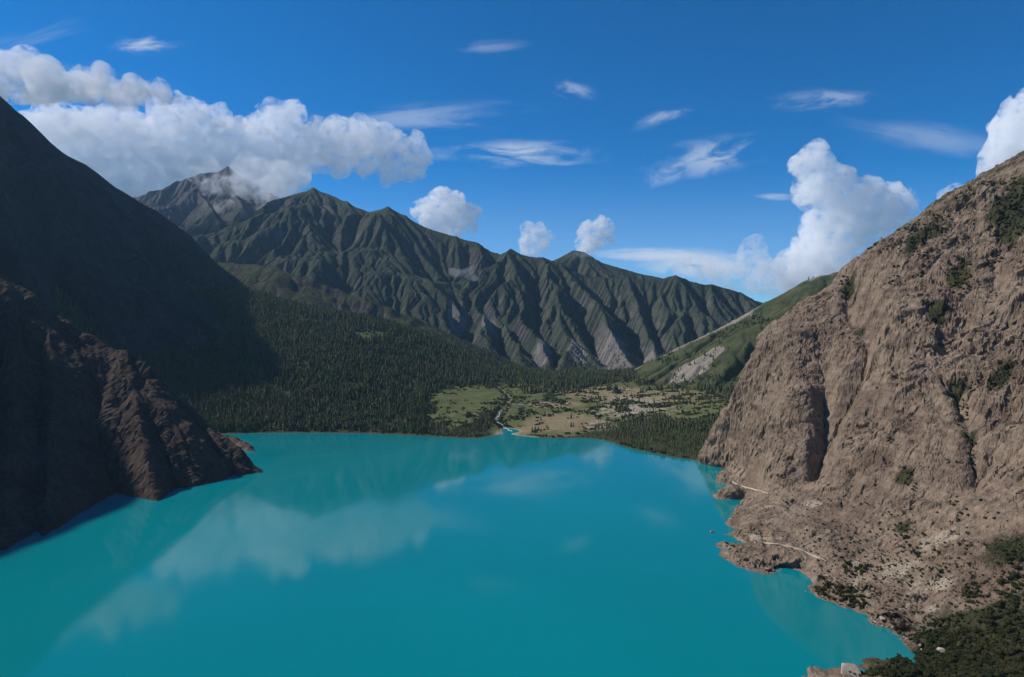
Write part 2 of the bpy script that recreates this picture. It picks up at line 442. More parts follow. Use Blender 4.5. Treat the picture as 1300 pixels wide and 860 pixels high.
tick('hills')

# ------------------------------------------------------------------ great dark mountain on the left, with an added, unseen crest beyond the frame that shades the spur
gb = Grid(-4600, -500, -900, 4700, 20)
crest_shade = [(-2500, -900, 1100), (-2300, 0, 1150), (-2250, 1000, 1270), (-2250, 1600, 1320), (-2250, 1900, 1280), (-2300, 2250, 1020), (-2330, 2500, 900), (-2270, 2720, 1030), P(0, 125, 2900)]  # unseen added ridge: high to shade the spur, dipped to leave the forest sunlit
cb = [P(-40, 95, 2820), P(0, 125, 2900), P(14, 138, 2930), P(32, 152, 2980), P(62, 180, 3060), P(95, 203, 3140), P(104, 206, 3160), P(125, 222, 3210), P(160, 243, 3300), P(180, 252, 3350), P(212, 272, 3420),
      P(238, 296, 3480), P(262, 318, 3540), P(290, 342, 3600), P(320, 378, 3660), P(350, 405, 3700), P(400, 440, 3750)]
gb.Z = ridge_field(gb, [(crest_shade, 1.0, 1.3), (cb, .8, 1.08), (spur(cb[3], P(20, 380, 2450), 330), 1.15, 1.15), (spur(cb[8], P(150, 400, 2950), 330), 1.15, 1.15), (spur((-2250, 1000, 1100), (-1300, 700, 0), 300), 1.2, 1.2)], base=-80, k=20, warp=60, seed=41)
gb.Z += fbm(gb.X / 260, gb.Y / 260, octv=6, seed=45, ridged=True) * np.clip((gb.Z - 20) * .12, 0, 26)
gb.Z, A = erode(gb.Z, gb.dx, 24, .03, pull=.07, talus=1.5, seed=9, diff=.015)
nx_, ny_, nz_ = normals(gb)
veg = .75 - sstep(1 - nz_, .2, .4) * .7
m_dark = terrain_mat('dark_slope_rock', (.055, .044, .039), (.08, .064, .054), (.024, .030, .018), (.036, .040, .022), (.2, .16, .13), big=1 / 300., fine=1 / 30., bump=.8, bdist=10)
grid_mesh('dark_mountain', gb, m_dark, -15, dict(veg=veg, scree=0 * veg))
tick('left mountain')

# ------------------------------------------------------------------ forested slope and the valley fan behind the lake
shore_far = [(250, 552), (300, 551), (340, 550), (400, 550), (470, 551), (540, 554), (600, 557), (628, 553), (642, 546), (652, 546), (662, 554), (700, 557), (760, 558), (790, 567), (820, 574), (850, 580), (905, 590), (922, 597)]
SH = [Z0(a, b) for a, b in shore_far]
pts = list(SH)
pts += [P(px, py, d) for px, py, d in [
    (260, 385, 3050), (330, 392, 3150), (400, 398, 3200), (500, 415, 3250), (560, 440, 3250), (620, 464, 3250), (260, 450, 2600), (330, 455, 2550), (400, 465, 2520), (480, 480, 2500), (550, 500, 2500),
    (300, 510, 2230), (400, 515, 2200), (500, 525, 2200), (560, 500, 2480), (620, 488, 2800), (600, 520, 2250), (680, 480, 3150), (760, 479, 3150), (850, 478, 3100), (940, 476, 3000), (1040, 450, 2900),
    (700, 500, 2640), (800, 500, 2600), (880, 500, 2500), (960, 500, 2350), (700, 525, 2240), (800, 525, 2180), (880, 530, 2050), (950, 540, 1900), (780, 545, 1990), (850, 560, 1790), (905, 570, 1680), (960, 580, 1600)]]
pts += [(-1700, 2500, 520), (-1700, 3000, 600), (-1500, 1900, 200), (-1150, 1900, 30), (-900, 3700, 330), (0, 3700, 70), (900, 3700, 90), (1500, 3300, 330), (1500, 2500, 330), (1100, 1800, 200),
        (-500, 1700, -60), (0, 1650, -60), (300, 1500, -50), (-900, 1650, -60), (450, 1350, -60), (150, 1700, -50)]
gm = Grid(-1750, 1500, 1480, 3720, 7)
gm.Z = tps(pts, gm.X, gm.Y, lam=2e-3)
gm.Z += fbm(gm.X / 160, gm.Y / 160, octv=5, seed=51) * np.clip((gm.Z) * .14, 0, 9) + fbm(gm.X / 30, gm.Y / 30, octv=3, seed=52) * np.clip(gm.Z * .1, 0, 1.6)
# sharpen the shore: step up out of the water
gm.Z = np.where(gm.Z > 0, gm.Z + 2.5 * sstep(gm.Z, 0, 5), gm.Z * 2)
# stream bed
STREAM = [Z0(650, 548), P(645, 541, 2030), P(634, 535, 2110), P(629, 531, 2140), P(637, 523, 2260), P(650, 510, 2460), P(640, 497, 2680), P(622, 487, 2900)]
sd, st_ = polydist(gm.X, gm.Y, STREAM)
gm.Z -= 4.0 * np.exp(-(sd / 14) ** 2) * (gm.Z > 0)
mpx = 650 + gm.X / gm.Y * F                                      # rough bearing in photo columns, for zoning
mel = YH + F * (H - gm.Z) / gm.Y
def blob(px, py, rx, ry, ang=0):
    c, s = math.cos(R(ang)), math.sin(R(ang)); ax = mpx - px; ay = mel - py
    return np.exp(-(((ax * c + ay * s) / rx) ** 2 + ((-ax * s + ay * c) / ry) ** 2) ** 1.5)
n_a = fbm(gm.X / 70, gm.Y / 70, octv=5, seed=61)
open_ = np.maximum.reduce([blob(600, 508, 52, 17), blob(655, 496, 34, 10), blob(575, 530, 34, 14), blob(700, 522, 80, 26), blob(760, 515, 80, 22), blob(820, 505, 80, 22), blob(690, 545, 70, 12), blob(880, 515, 45, 20), blob(880, 482, 30, 8), blob(470, 424, 20, 6)])
field = np.maximum.reduce([blob(715, 537, 66, 16), blob(705, 514, 46, 6), blob(770, 500, 80, 12), blob(845, 505, 70, 18) * .8])
OPEN = open_ + n_a * .25
veg = 1.15 - field * 1.0 - .5 * np.exp(-(gm.Z / 4.0) ** 2)
scree = np.maximum.reduce([blob(805, 518, 80, 24) * .58, blob(765, 541, 22, 8) * .9, field * .28, blob(700, 513, 40, 4) * .6, blob(504, 429, 20, 2.5, 10) * 1.0, .55 * np.exp(-(sd / 9) ** 2), .55 * np.exp(-(gm.Z / 2.2) ** 2)])
gm_meadow = OPEN
m_valley = terrain_mat('valley_ground', (.26, .21, .11), (.31, .25, .145), (.085, .105, .035), (.15, .16, .06), (.42, .36, .26), big=1 / 110., fine=1 / 9., bump=.6, bdist=2)
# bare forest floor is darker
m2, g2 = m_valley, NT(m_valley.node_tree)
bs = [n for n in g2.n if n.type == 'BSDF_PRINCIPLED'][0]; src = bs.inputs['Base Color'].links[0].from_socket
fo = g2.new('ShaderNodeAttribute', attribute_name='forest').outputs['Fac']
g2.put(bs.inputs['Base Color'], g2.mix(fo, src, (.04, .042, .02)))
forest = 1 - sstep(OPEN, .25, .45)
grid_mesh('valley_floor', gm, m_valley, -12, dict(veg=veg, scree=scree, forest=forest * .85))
tick('valley')

# ------------------------------------------------------------------ left rocky spur in the shade
ga = Grid(-1750, -430, 600, 1800, 4.5)
shA = [(-30, 722), (0, 705), (25, 697), (42, 694), (50, 685), (85, 677), (120, 670), (160, 659), (192, 652), (196, 640), (207, 632), (225, 624), (245, 619), (280, 611), (335, 602)]
SA = [Z0(a, b) for a, b in shA]
tip = Z0(334, 601)
ca = [(tip[0], tip[1], 1), P(303, 566, 1490), P(273, 539, 1520), P(234, 510, 1540), P(210, 483, 1560), P(190, 460, 1565), P(161, 443, 1580), P(129, 429, 1600), P(105, 414, 1610), P(63, 390, 1620), P(40, 370, 1625), P(10, 360, 1620), P(-60, 330, 1600), P(-160, 260, 1600), (-1740, 1500, 820)]
def up(p, x, y, z): return spur(p, (x, y, 0), z)
rr_ = lambda i: Z0(*shA[i])
ribs = [(spur(ca[6], rr_(9), -12), 1.1, 1.1), (spur(ca[9], rr_(4), -12), 1.05, 1.05), (spur(ca[3], rr_(12), -12), 1.15, 1.15), (spur(ca[11], rr_(1), -12), 1.0, 1.0), (spur(ca[12], (-820, 760, 0), -12), 1.0, 1.0), (spur(ca[13], (-1000, 500, 0), -12), .9, .9)]
ga.Z = ridge_field(ga, [(ca, .78, 1.25)] + ribs, base=-60, k=7, warp=25, seed=71)
ga.Z += fbm(ga.X / 130, ga.Y / 130, octv=7, seed=75, gain=.55) * np.clip((ga.Z + 10) * .3, 0, 30)
ga.Z, A = erode(ga.Z, ga.dx, 12, .022, pull=.08, talus=1.9, seed=12, diff=.006)
def crag(gr, Z, amps, steep_lo=.1, steep_hi=.35, seed=100, zs=.45, shear=(0, 0), calm=1.0):
    """push rock faces in and out along their own direction: ribs, cracks and ledges"""
    nx_, ny_, nz_ = normals(gr, Z)
    X, Y = gr.X, gr.Y
    w_ = .25 + .75 * sstep(1 - nz_, steep_lo, steep_hi); D = 0
    for k, (L, a) in enumerate(amps):
        p, q, r = (X + shear[0] * Z) / L, (Y + shear[1] * Z) / L, Z * zs / L
        wv = .6 * vnoise(p * .7, q * .7, r * .7, seed=seed + 77 + k)
        n = fbm(p + wv, q - wv, r + wv, octv=3, seed=seed + 10 * k, gain=.5)
        st = n * 3.2; fl = np.floor(st); n = (fl + sstep(st - fl, .38, .62)) / 3.2       # blocky steps: joints and ledges
        if k >= 1: n = n * (.35 + 1.3 * sstep(fbm(X / 130 + 3 * k, Y / 130, Z / 90, octv=2, seed=seed + 400), -.25, .3))   # smooth planes next to broken rock
        D = D + a * 1.5 * n
    D = D * w_ * sstep(Z, -3, 8) * calm
    return np.stack([X + nx_ * D, Y + ny_ * D, Z + nz_ * D], -1).reshape(-1, 3)
Va = crag(ga, ga.Z, [(90, 6), (30, 3), (11, 1.8)], seed=110)
nx_, ny_, nz_ = normals(ga)
veg = .3 - sstep(1 - nz_, .1, .3) * .4 + sstep(ga.Z, 200, 420) * .35
scree = .25 * sstep(np.log10(A), 2.2, 3.2)
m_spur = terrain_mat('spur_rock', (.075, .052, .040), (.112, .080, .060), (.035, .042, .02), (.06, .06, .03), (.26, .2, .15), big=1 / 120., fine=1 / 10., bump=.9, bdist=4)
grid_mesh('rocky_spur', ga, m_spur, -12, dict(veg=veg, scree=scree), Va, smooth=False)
# low brown headland behind its tip
gi = Grid(-860, -560, 1640, 1960, 3)
ci = [P(255, 545, 1900), P(285, 551, 1850), P(300, 554, 1790), P(312, 560, 1745), P(324, 571, 1700)]
gi.Z = ridge_field(gi, [(ci, .8, .8)], base=-40, k=3, warp=10, seed=81) + fbm(gi.X / 26, gi.Y / 26, octv=5, seed=82, ridged=True) * 5 - 2
nx_, ny_, nz_ = normals(gi)
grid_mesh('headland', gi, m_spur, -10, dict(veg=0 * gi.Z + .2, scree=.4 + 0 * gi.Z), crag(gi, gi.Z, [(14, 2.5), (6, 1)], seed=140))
tick('left spur')

# ------------------------------------------------------------------ right cliff
shR = [(1170, 830), (1150, 813), (1125, 800), (1100, 788), (1050, 766), (1020, 745), (985, 728), (965, 722), (945, 722), (915, 708), (908, 695), (904, 678), (913, 668), (930, 655), (941, 645), (925, 641), (907, 630), (912, 612), (916, 600)]
shN = [(1172, 842), (1150, 846), (1120, 842), (1095, 848), (1060, 857)]
SR = [Z0(a, b) for a, b in shR]; SN = [Z0(a, b) for a, b in shN]
pR = list(SR) + list(SN)
pR += [P(px, py, d) for px, py, d in [
    # crest, from the far end to the frame edge
    (922, 582, 1510), (920, 560, 1520), (920, 537, 1530), (927, 517, 1530), (945, 485, 1530), (963, 452, 1530), (978, 426, 1520), (992, 407, 1505), (1020, 391, 1490), (1049, 366, 1470), (1072, 340, 1450), (1101, 319, 1420), (1140, 296, 1390), (1173, 278, 1360), (1205, 262, 1335), (1238, 241, 1310), (1271, 219, 1280), (1300, 201, 1250), (1360, 165, 1190),
    # face
    (1000, 735, 872), (1000, 700, 930), (1000, 660, 1020), (1000, 625, 1120), (1000, 600, 1155), (1000, 520, 1245), (1000, 460, 1340), (955, 690, 975), (955, 660, 1050), (950, 620, 1290), (950, 600, 1340), (950, 560, 1390), (950, 520, 1430), (940, 636, 1245),
    (1080, 730, 845), (1080, 680, 930), (1080, 620, 1040), (1080, 560, 1120), (1080, 500, 1195), (1080, 440, 1265), (1080, 390, 1340), (1045, 605, 1110), (1045, 520, 1230), (1040, 450, 1320),
    (1150, 780, 740), (1150, 700, 860), (1150, 600, 985), (1150, 500, 1085), (1150, 400, 1180), (1150, 340, 1260),
    (1220, 780, 690), (1220, 700, 790), (1220, 600, 920), (1220, 500, 1030), (1220, 400, 1120), (1220, 300, 1220),
    (1300, 860, 585), (1300, 800, 640), (1300, 700, 745), (1300, 600, 850), (1300, 500, 940), (1300, 400, 1030), (1300, 300, 1130),
    (1240, 860, 605), (1200, 845, 640), (1240, 820, 650), (1150, 860, 620), (1100, 858, 627), (940, 690, 995), (930, 700, 960), (960, 705, 930), (935, 672, 1060), (985, 705, 915), (960, 628, 1225), (930, 622, 1262), (918, 626, 1268), (925, 700, 955), (922, 690, 985), (915, 682, 1020), (1150, 852, 628), (1120, 853, 628), (1095, 856, 625)]]
pR += [(1400, 1050, 1000), (1350, 700, 800), (1000, 450, 420), (800, 500, 210), (620, 500, 60), (450, 520, 22), (320, 560, 16), (1700, 900, 1100), (1100, 1750, 380), (800, 1800, 180), (640, 1750, 90), (1400, 1400, 850), (560, 1620, 30), (1000, 1500, 560)]
pR += [(150, 900, -70), (200, 1200, -70), (330, 1500, -50), (420, 1600, -30), (200, 700, -40), (150, 500, 8), (300, 640, -3.5), (330, 700, -12)]
gr = Grid(200, 1420, 530, 1800, 1.9)
S0 = tps(pR, gr.X, gr.Y, lam=2e-4)
gr.Z = S0.copy()
# clefts: (photo points down the cleft, width, depth)
def hits(l): return [p for p in (hit(a, b) for a, b in l) if p]
main = hits([(1078, 375), (1092, 396), (1108, 415), (1104, 440), (1090, 475), (1076, 510), (1062, 545), (1046, 580), (1040, 606)])
branch = hits([(1048, 470), (1050, 500), (1046, 540), (1040, 575), (1036, 606)])
small = hits([(1132, 452), (1141, 475), (1143, 505)])
diag = hits([(1196, 486), (1215, 510), (1228, 545), (1236, 590), (1243, 620)])
top1 = hits([(1135, 335), (1150, 360), (1153, 385)]); top2 = hits([(1080, 345), (1082, 380)])
gul = [(main, 18, 42, 9), (branch, 15, 27, 8), (small, 8, 18, 5), (diag, 10, 14, 6), (top1, 9, 9, 5), (top2, 12, 12, 5),
       (hits([(968, 668), (972, 690), (975, 712)]), 5, 5, 5), (hits([(1270, 560), (1240, 610), (1200, 650)]), 10, 9, 5), (hits([(1195, 420), (1200, 450), (1190, 480)]), 8, 9, 5), (hits([(1262, 330), (1268, 400)]), 10, 10, 6), (hits([(1090, 600), (1075, 640), (1060, 660)]), 10, 8, 5)]
for l, w_, dep, _ in gul:
    if len(l) < 2: continue
    d, t = polydist(gr.X, gr.Y, l)
    gr.Z -= dep * np.exp(-(d / w_) ** 2) * (.35 + .65 * np.sin(np.pi * np.clip(t * .9 + .08, 0, 1)))
# bulging buttress left of the main cleft, ledges
def bump_at(px, py, rx, ry, a, ang=0):
    p = hit(px, py)
    c, s = math.cos(ang), math.sin(ang); ax = gr.X - p[0]; ay = gr.Y - p[1]
    gr.Z += a * np.exp(-((ax * c + ay * s) / rx) ** 2 - ((-ax * s + ay * c) / ry) ** 2)
bump_at(1000, 540, 60, 110, 22, .3); bump_at(1075, 590, 30, 70, 8, .2); bump_at(1180, 560, 50, 80, 8); bump_at(1040, 690, 22, 40, 6); bump_at(1130, 430, 30, 70, 7)
hi = sstep(gr.Z, 30, 120)
gr.Z += fbm(gr.X / 110, gr.Y / 110, octv=6, seed=91, gain=.5) * (3 + 16 * hi) + fbm((gr.X + .4 * gr.Z) / 42, (gr.Y + .15 * gr.Z) / 42, octv=4, seed=93, ridged=True) * 5 * hi
shore_n = fbm(gr.X / 16, gr.Y / 16, octv=4, seed=97)
gr.Z += 1.6 * shore_n * np.exp(-(gr.Z / 9) ** 2)
gr.Z = np.where((gr.Z > 0) & (S0 > -3), gr.Z + (7 + 4 * shore_n) * sstep(gr.Z, 0, 3.5), gr.Z)
# terraces: harder beds make small steps in the upper face
gr.Z += 3.2 * hi * np.sin(gr.Z / 11 + 2.2 * fbm(gr.X / 60, gr.Y / 60, seed=95)) * (.5 + .5 * vnoise(gr.X / 70, gr.Y / 70, seed=96))
gr.Z, A = erode(gr.Z, gr.dx, 5, .018, pull=.12, talus=3.2, seed=14, diff=0.0, floor=-2)
tick('cliff erosion')
TR = [hits([(1052, 716), (1044, 710), (1030, 704), (1015, 698), (1000, 694), (985, 691), (970, 689), (957, 690)]), hits([(976, 627), (968, 625), (955, 621), (940, 617), (930, 613)])]
calm = np.ones_like(gr.Z)
for l, w_ in ((main, 34), (branch, 26), (diag, 18)):
    d, t = polydist(gr.X, gr.Y, l); calm *= 1 - .6 * np.exp(-(d / w_) ** 2)
for l in TR:
    d, t = polydist(gr.X, gr.Y, l); calm *= 1 - .95 * np.exp(-(d / 16) ** 2)

Vr = crag(gr, gr.Z, [(120, 10), (52, 6.5), (17, 2.6), (6, 1.5)], .16, .4, seed=170, zs=.5, shear=(.5, .2), calm=calm)
nx_, ny_, nz_ = normals(gr, S0 + 0)
nzs = nz_; sl = 1 - nzs
_, _, nz2 = normals(gr)
def near_px(px, py, r, f=1.0):
    p = hit(px, py)
    return f * np.exp(-(((gr.X - p[0]) ** 2 + (gr.Y - p[1]) ** 2) / r ** 2)) if p else 0
corner = near_px(1245, 855, 78) + near_px(1290, 825, 60)
top = sstep(gr.Z, 330, 560)
veg = .12 + .35 * top + 1.1 * np.clip(corner, 0, 1) - .25 * sstep(1 - nz2, .3, .6)
for px, py, r in [(1280, 260, 45), (1285, 290, 35), (1218, 350, 26), (1165, 300, 35), (1078, 365, 18), (1215, 505, 16), (1232, 560, 14), (1150, 605, 16), (1090, 425, 16), (1190, 405, 18), (1270, 480, 22), (1146, 674, 12), (1280, 700, 30)]:
    veg = np.maximum(veg, near_px(px, py, r, .85))
low = 1 - sstep(gr.Z, 25, 85)
scree = .42 * low + .2 * sstep(np.log10(A), 2.2, 3.4) * low
for px, py, r in [(960, 680, 26), (1085, 715, 14), (1100, 760, 14), (1030, 640, 20), (1190, 690, 40), (1180, 770, 16), (1100, 715, 16), (1200, 740, 22), (925, 540, 18), (1140, 720, 30)]:
    scree = np.maximum(scree, near_px(px, py, r, .7))
scree -= np.clip(corner, 0, 1) * .5
scree = scree - .5 * sstep(1 - nz2, .4, .6) 
m_cliff = terrain_mat('cliff_rock', (.180, .128, .095), (.295, .226, .164), (.032, .04, .018), (.07, .066, .034), (.42, .35, .265), big=1 / 110., fine=1 / 7., bump=1.0, bdist=3.0, streak=2, strata=.3)
grid_mesh('cliff', gr, m_cliff, -12, dict(veg=veg, scree=scree), Vr, smooth=False)
tick('cliff mesh')

# ground under and beside the camera, sloping down to the near shore (below the picture)
gn = Grid(-1500, 1700, -900, 640, 16)
pn = [(0, 0, 322), (0, 200, 195), (-200, 200, 190), (200, 200, 200), (0, 400, 70), (300, 400, 78), (-400, 400, 40), (500, 300, 150), (-600, 250, 60), (-900, 300, 0), (-1100, 500, 60), (0, 520, -10), (200, 540, -8), (-300, 480, -12), (300, 560, 8), (0, -500, 420), (-900, -500, 300), (900, -500, 600), (450, 520, 14), (620, 500, 50), (800, 500, 190), (1000, 450, 400), (1350, 600, 700), (1650, 300, 900), (450, 640, 5), (0, 640, -40), (-600, 640, -40), (-1400, 0, 200), (200, 640, -30)]
gn.Z = tps(pn, gn.X, gn.Y, lam=1e-3) + fbm(gn.X / 120, gn.Y / 120, octv=5, seed=120, ridged=True) * 6 * sstep(gn.Y, 560, 300) - 4
grid_mesh('hillside', gn, m_cliff, -12, dict(veg=.35 + 0 * gn.Z, scree=.2 + 0 * gn.Z))

# wide ground out to the horizon
gx = np.array([[-9000, -1500, -20], [9000, -1500, -20], [9000, 9900, -20], [-9000, 9900, -20]], float)
tag(link('ground', mesh_np('ground', gx, np.array([[0, 1, 2, 3]]), simple('far_ground', (.06, .065, .035), var=.3, scale=.002))), kind='structure')

# ------------------------------------------------------------------ lake
m_lake, g = mat('lake_water')
geo = g.new('ShaderNodeNewGeometry'); pos = geo.outputs['Position']
wn = g.noise(g.vmul(pos, (1, 1, 1)), 1 / 420., 3, .5)
base = g.mix(g.smooth(wn, .3, .7), (.0, .205, .228), (.0, .228, .256))
rip = g.noise(g.vmul(pos, (1.0, .8, 1)), .28, 4, .6)
bp = g.new('ShaderNodeBump', {'Strength': .022, 'Distance': .5, 'Height': rip})
b = g.new('ShaderNodeBsdfPrincipled', {'Base Color': base, 'Roughness': g.smooth(g.noise(g.vmul(pos, (1, .35, 1)), 1 / 160., 4, .6), .35, .65, .03, .075), 'IOR': 1.33, 'Normal': bp})
g.put(g.out.inputs['Surface'], b)
lk = np.array([[-2600, -400, 0], [1700, -400, 0], [1700, 2250, 0], [-2600, 2250, 0]], float)
tag(link('lake_water', mesh_np('lake_water', lk, np.array([[0, 1, 2, 3]]), m_lake)), kind='structure')
tick('lake')

# ------------------------------------------------------------------ placing things on the ground as built
bpy.context.view_layer.update()
OB = bpy.data.objects
def cast(o, px, py):
    d = Vector(P(px, py, 1.0)) - Vector((0, 0, H)); d.normalize()
    ok, loc, nrm, _ = o.ray_cast(Vector((0, 0, H)), d)
    return (loc, nrm) if ok else None
def drop(o, x, y):
    ok, loc, nrm, _ = o.ray_cast(Vector((x, y, 4000)), Vector((0, 0, -1)))
    return (loc, nrm) if ok else None
def to_px(x, y, z):
    c, s = math.cos(PITCH), math.sin(PITCH)
    f = y * c - (z - H) * s; u = y * s + (z - H) * c
    return 650 + F * x / f, 430 - F * u / f

def dense(pts, n):
    pts = np.array(pts, float); t = np.linspace(0, len(pts) - 1.0001, n); i = t.astype(int); f = (t - i)[:, None]
    return pts[i] * (1 - f) + pts[i + 1] * f

# ------------------------------------------------------------------ plants: meshes
def plant_mat(name, a, b, c, scale=.02):
    m, g = mat(name)
    geo = g.new('ShaderNodeNewGeometry'); pos = geo.outputs['Position']
    rnd = g.new('ShaderNodeAttribute', attribute_name='rnd').outputs['Fac']
    inf = g.new('ShaderNodeObjectInfo').outputs['Random']
    n = g.noise(pos, scale, 3); n2 = g.noise(pos, scale * 12, 2)
    f = g.math('ADD', g.math('MULTIPLY', rnd, .55), g.math('MULTIPLY', inf, .35))
    cc = g.mix(g.smooth(f, .05, .8), a, b)
    cc = g.mix(g.smooth(g.math('ADD', n, g.math('MULTIPLY', n2, .3)), .58, .78, 0, .75), cc, c)
    d = g.new('ShaderNodeBsdfPrincipled', {'Base Color': cc, 'Roughness': .8, 'Specular IOR Level': .15})
    t = g.new('ShaderNodeBsdfTranslucent', {'Color': cc})
    g.put(g.out.inputs['Surface'], g.new('ShaderNodeMixShader', {0: .18, 1: d, 2: t}))
    return m
m_pine = plant_mat('pine_needles', (.045, .070, .028), (.095, .120, .044), (.115, .105, .05), .012)
m_leaf = plant_mat('shrub_leaves', (.028, .040, .015), (.060, .070, .026), (.070, .065, .03), .03)
m_bark = simple('bark', (.10, .07, .05), scale=.8)

def unit_tree(seed, sides=6, layers=3):
    """small conifer, height 1: stacked ragged cones; verts, tris, shade value"""
    r_ = np.random.default_rng(seed); V = []; T = []
    for k in range(layers):
        zb = .06 + .8 * k / layers; zt = min(1.0, zb + 1.15 / layers + .1); rad = .23 * (1 - .72 * k / layers)
        if k == layers - 1: zt = 1.0
        b0 = len(V); V.append((0, 0, zt))
        for i in range(sides):
            a = 2 * math.pi * (i + .5 * k + r_.uniform(-.25, .25)) / sides; q = rad * r_.uniform(.65, 1.2)
            V.append((q * math.cos(a), q * math.sin(a), zb + r_.uniform(-.05, .06)))
        for i in range(sides): T.append((b0, b0 + 1 + i, b0 + 1 + (i + 1) % sides))
    return np.array(V), np.array(T)

def scatter_mesh(name, protos, xyz, size, wide, material):
    """many plants as one mesh"""
    which = rng.integers(0, len(protos), len(xyz)); Vs = []; Ts = []; Rn = []; off = 0
    for k, (pv, pt) in enumerate(protos):
        s = np.where(which == k)[0]
        if not len(s): continue
        a = rng.uniform(0, 6.283, len(s)); ca_, sa_ = np.cos(a)[:, None], np.sin(a)[:, None]
        hs = size[s][:, None]; ws = (size * wide)[s][:, None]
        x = (pv[:, 0] * ca_ - pv[:, 1] * sa_) * ws; y = (pv[:, 0] * sa_ + pv[:, 1] * ca_) * ws; z = pv[:, 2] * hs
        v = np.stack([x, y, z], -1) + xyz[s][:, None, :]
        t = pt[None] + (off + np.arange(len(s)) * len(pv))[:, None, None]
        Vs.append(v.reshape(-1, 3)); Ts.append(t.reshape(-1, pt.shape[1])); Rn.append(np.repeat(rng.random(len(s)), len(pv))); off += len(s) * len(pv)
    me = mesh_np(name, np.concatenate(Vs), np.concatenate(Ts), material, False, dict(rnd=np.concatenate(Rn)))
    return link(name, me)

def crown_mesh(name, seed, nleaf=420, leaf=.11, lobes=7, squash=.8, material=None, cone=False):
    """crown of radius about 1: lumpy lobes carrying leaf-sized faces"""
    r_ = np.random.default_rng(seed); C = []; Rr = []
    for k in range(lobes):
        if cone:
            t = k / (lobes - 1); C.append((r_.normal(0, .05), r_.normal(0, .05), .12 + .8 * t)); Rr.append(.20 * (1 - t) + .03)
        else:
            d = r_.normal(size=3); d /= np.linalg.norm(d); d[2] = abs(d[2]) * .7
            C.append(tuple(d * r_.uniform(.25, .55) * (1, 1, squash) + (0, 0, .45))); Rr.append(r_.uniform(.34, .56))
    C = np.array(C); Rr = np.array(Rr)
    w_ = r_.choice(lobes, nleaf, p=Rr ** 2 / (Rr ** 2).sum())
    d = r_.normal(size=(nleaf, 3)); d /= np.linalg.norm(d, axis=1)[:, None]
    q = C[w_] + d * (Rr[w_] * r_.uniform(.55, 1.12, nleaf))[:, None] * ((1.15, 1.15, .9) if not cone else (1.25, 1.25, .5))
    t1 = np.cross(d, r_.normal(size=(nleaf, 3))); t1 /= np.linalg.norm(t1, axis=1)[:, None] + 1e-9
    t2 = np.cross(d, t1) + d * r_.normal(0, .5, (nleaf, 1)); sz = leaf * r_.uniform(.6, 1.5, nleaf)[:, None]
    if cone: t2[:, 2] -= .6
    V = np.stack([q - t1 * sz - t2 * sz * .6, q + t1 * sz - t2 * sz * .6, q + t2 * sz, q + t2 * sz * .7 - t1 * sz * .8], 1).reshape(-1, 3)
    Fc = np.arange(nleaf * 4).reshape(-1, 4)
    return mesh_np(name, V, Fc, material, False, dict(rnd=np.repeat(r_.random(nleaf), 4))), V, Fc

def tube(pts, radii, sides=7):
    V = []; Fc = []
    pts = [Vector(p) for p in pts]
    for i, p in enumerate(pts):
        t = (pts[min(i + 1, len(pts) - 1)] - pts[max(i - 1, 0)]).normalized()
        a = t.orthogonal().normalized(); b_ = t.cross(a)
        for k in range(sides):
            an = 2 * math.pi * k / sides; V.append(p + (a * math.cos(an) + b_ * math.sin(an)) * radii[i])
    for i in range(len(pts) - 1):
        for k in range(sides):
            Fc.append((i * sides + k, i * sides + (k + 1) % sides, (i + 1) * sides + (k + 1) % sides, (i + 1) * sides + k))
    return np.array([tuple(v) for v in V]), np.array(Fc)

# ------------------------------------------------------------------ conifer forest round the valley
vf = OB['valley_floor']
OPENf = Grid(gm.xs[0], gm.xs[-1], gm.ys[0], gm.ys[-1], 7); OPENf.Z = OPEN[:OPENf.ny, :OPENf.nx]
cand = []
y = 1500.0
while y < 3560:
    sp = 8.2 + (y - 1900) / 1600 * 4.2
    xs = np.arange(-.86 * y, .80 * y, sp)
    cand.append(np.c_[xs + rng.uniform(-.42, .42, len(xs)) * sp, y + rng.uniform(-.42, .42, len(xs)) * sp]); y += sp
cand = np.concatenate(cand)
cand = cand[(cand[:, 0] > -1700) & (cand[:, 0] < 1450)]
op = OPENf.at(cand[:, 0], cand[:, 1]); zz = gm.at(cand[:, 0], cand[:, 1])
clump = fbm(cand[:, 0] / 45, cand[:, 1] / 45, octv=3, seed=66)
pr = np.where(op < .33, np.clip(.86 + .9 * clump, .25, 1), np.where(op < .5, .4, .05 + .9 * (clump > .28)))
cpx, cpy = to_px(cand[:, 0], cand[:, 1], zz)
fieldy = np.exp(-(((cpx - 715) / 60) ** 2 + ((cpy - 537) / 13) ** 2)) + np.exp(-(((cpx - 610) / 55) ** 2 + ((cpy - 500) / 10) ** 2))
pr = np.where((cpx > 780) & (cpy > 545), np.maximum(pr, .25 + .6 * (clump > .0)), pr)
pr = pr * (1 - np.clip(fieldy * 1.1, 0, 1))
sdx, _ = polydist(cand[:, 0], cand[:, 1], STREAM)
ok = (zz > 3.2) & (rng.random(len(cand)) < pr) & (cpx > -30) & (cpx < 1010) & (sdx > 9)
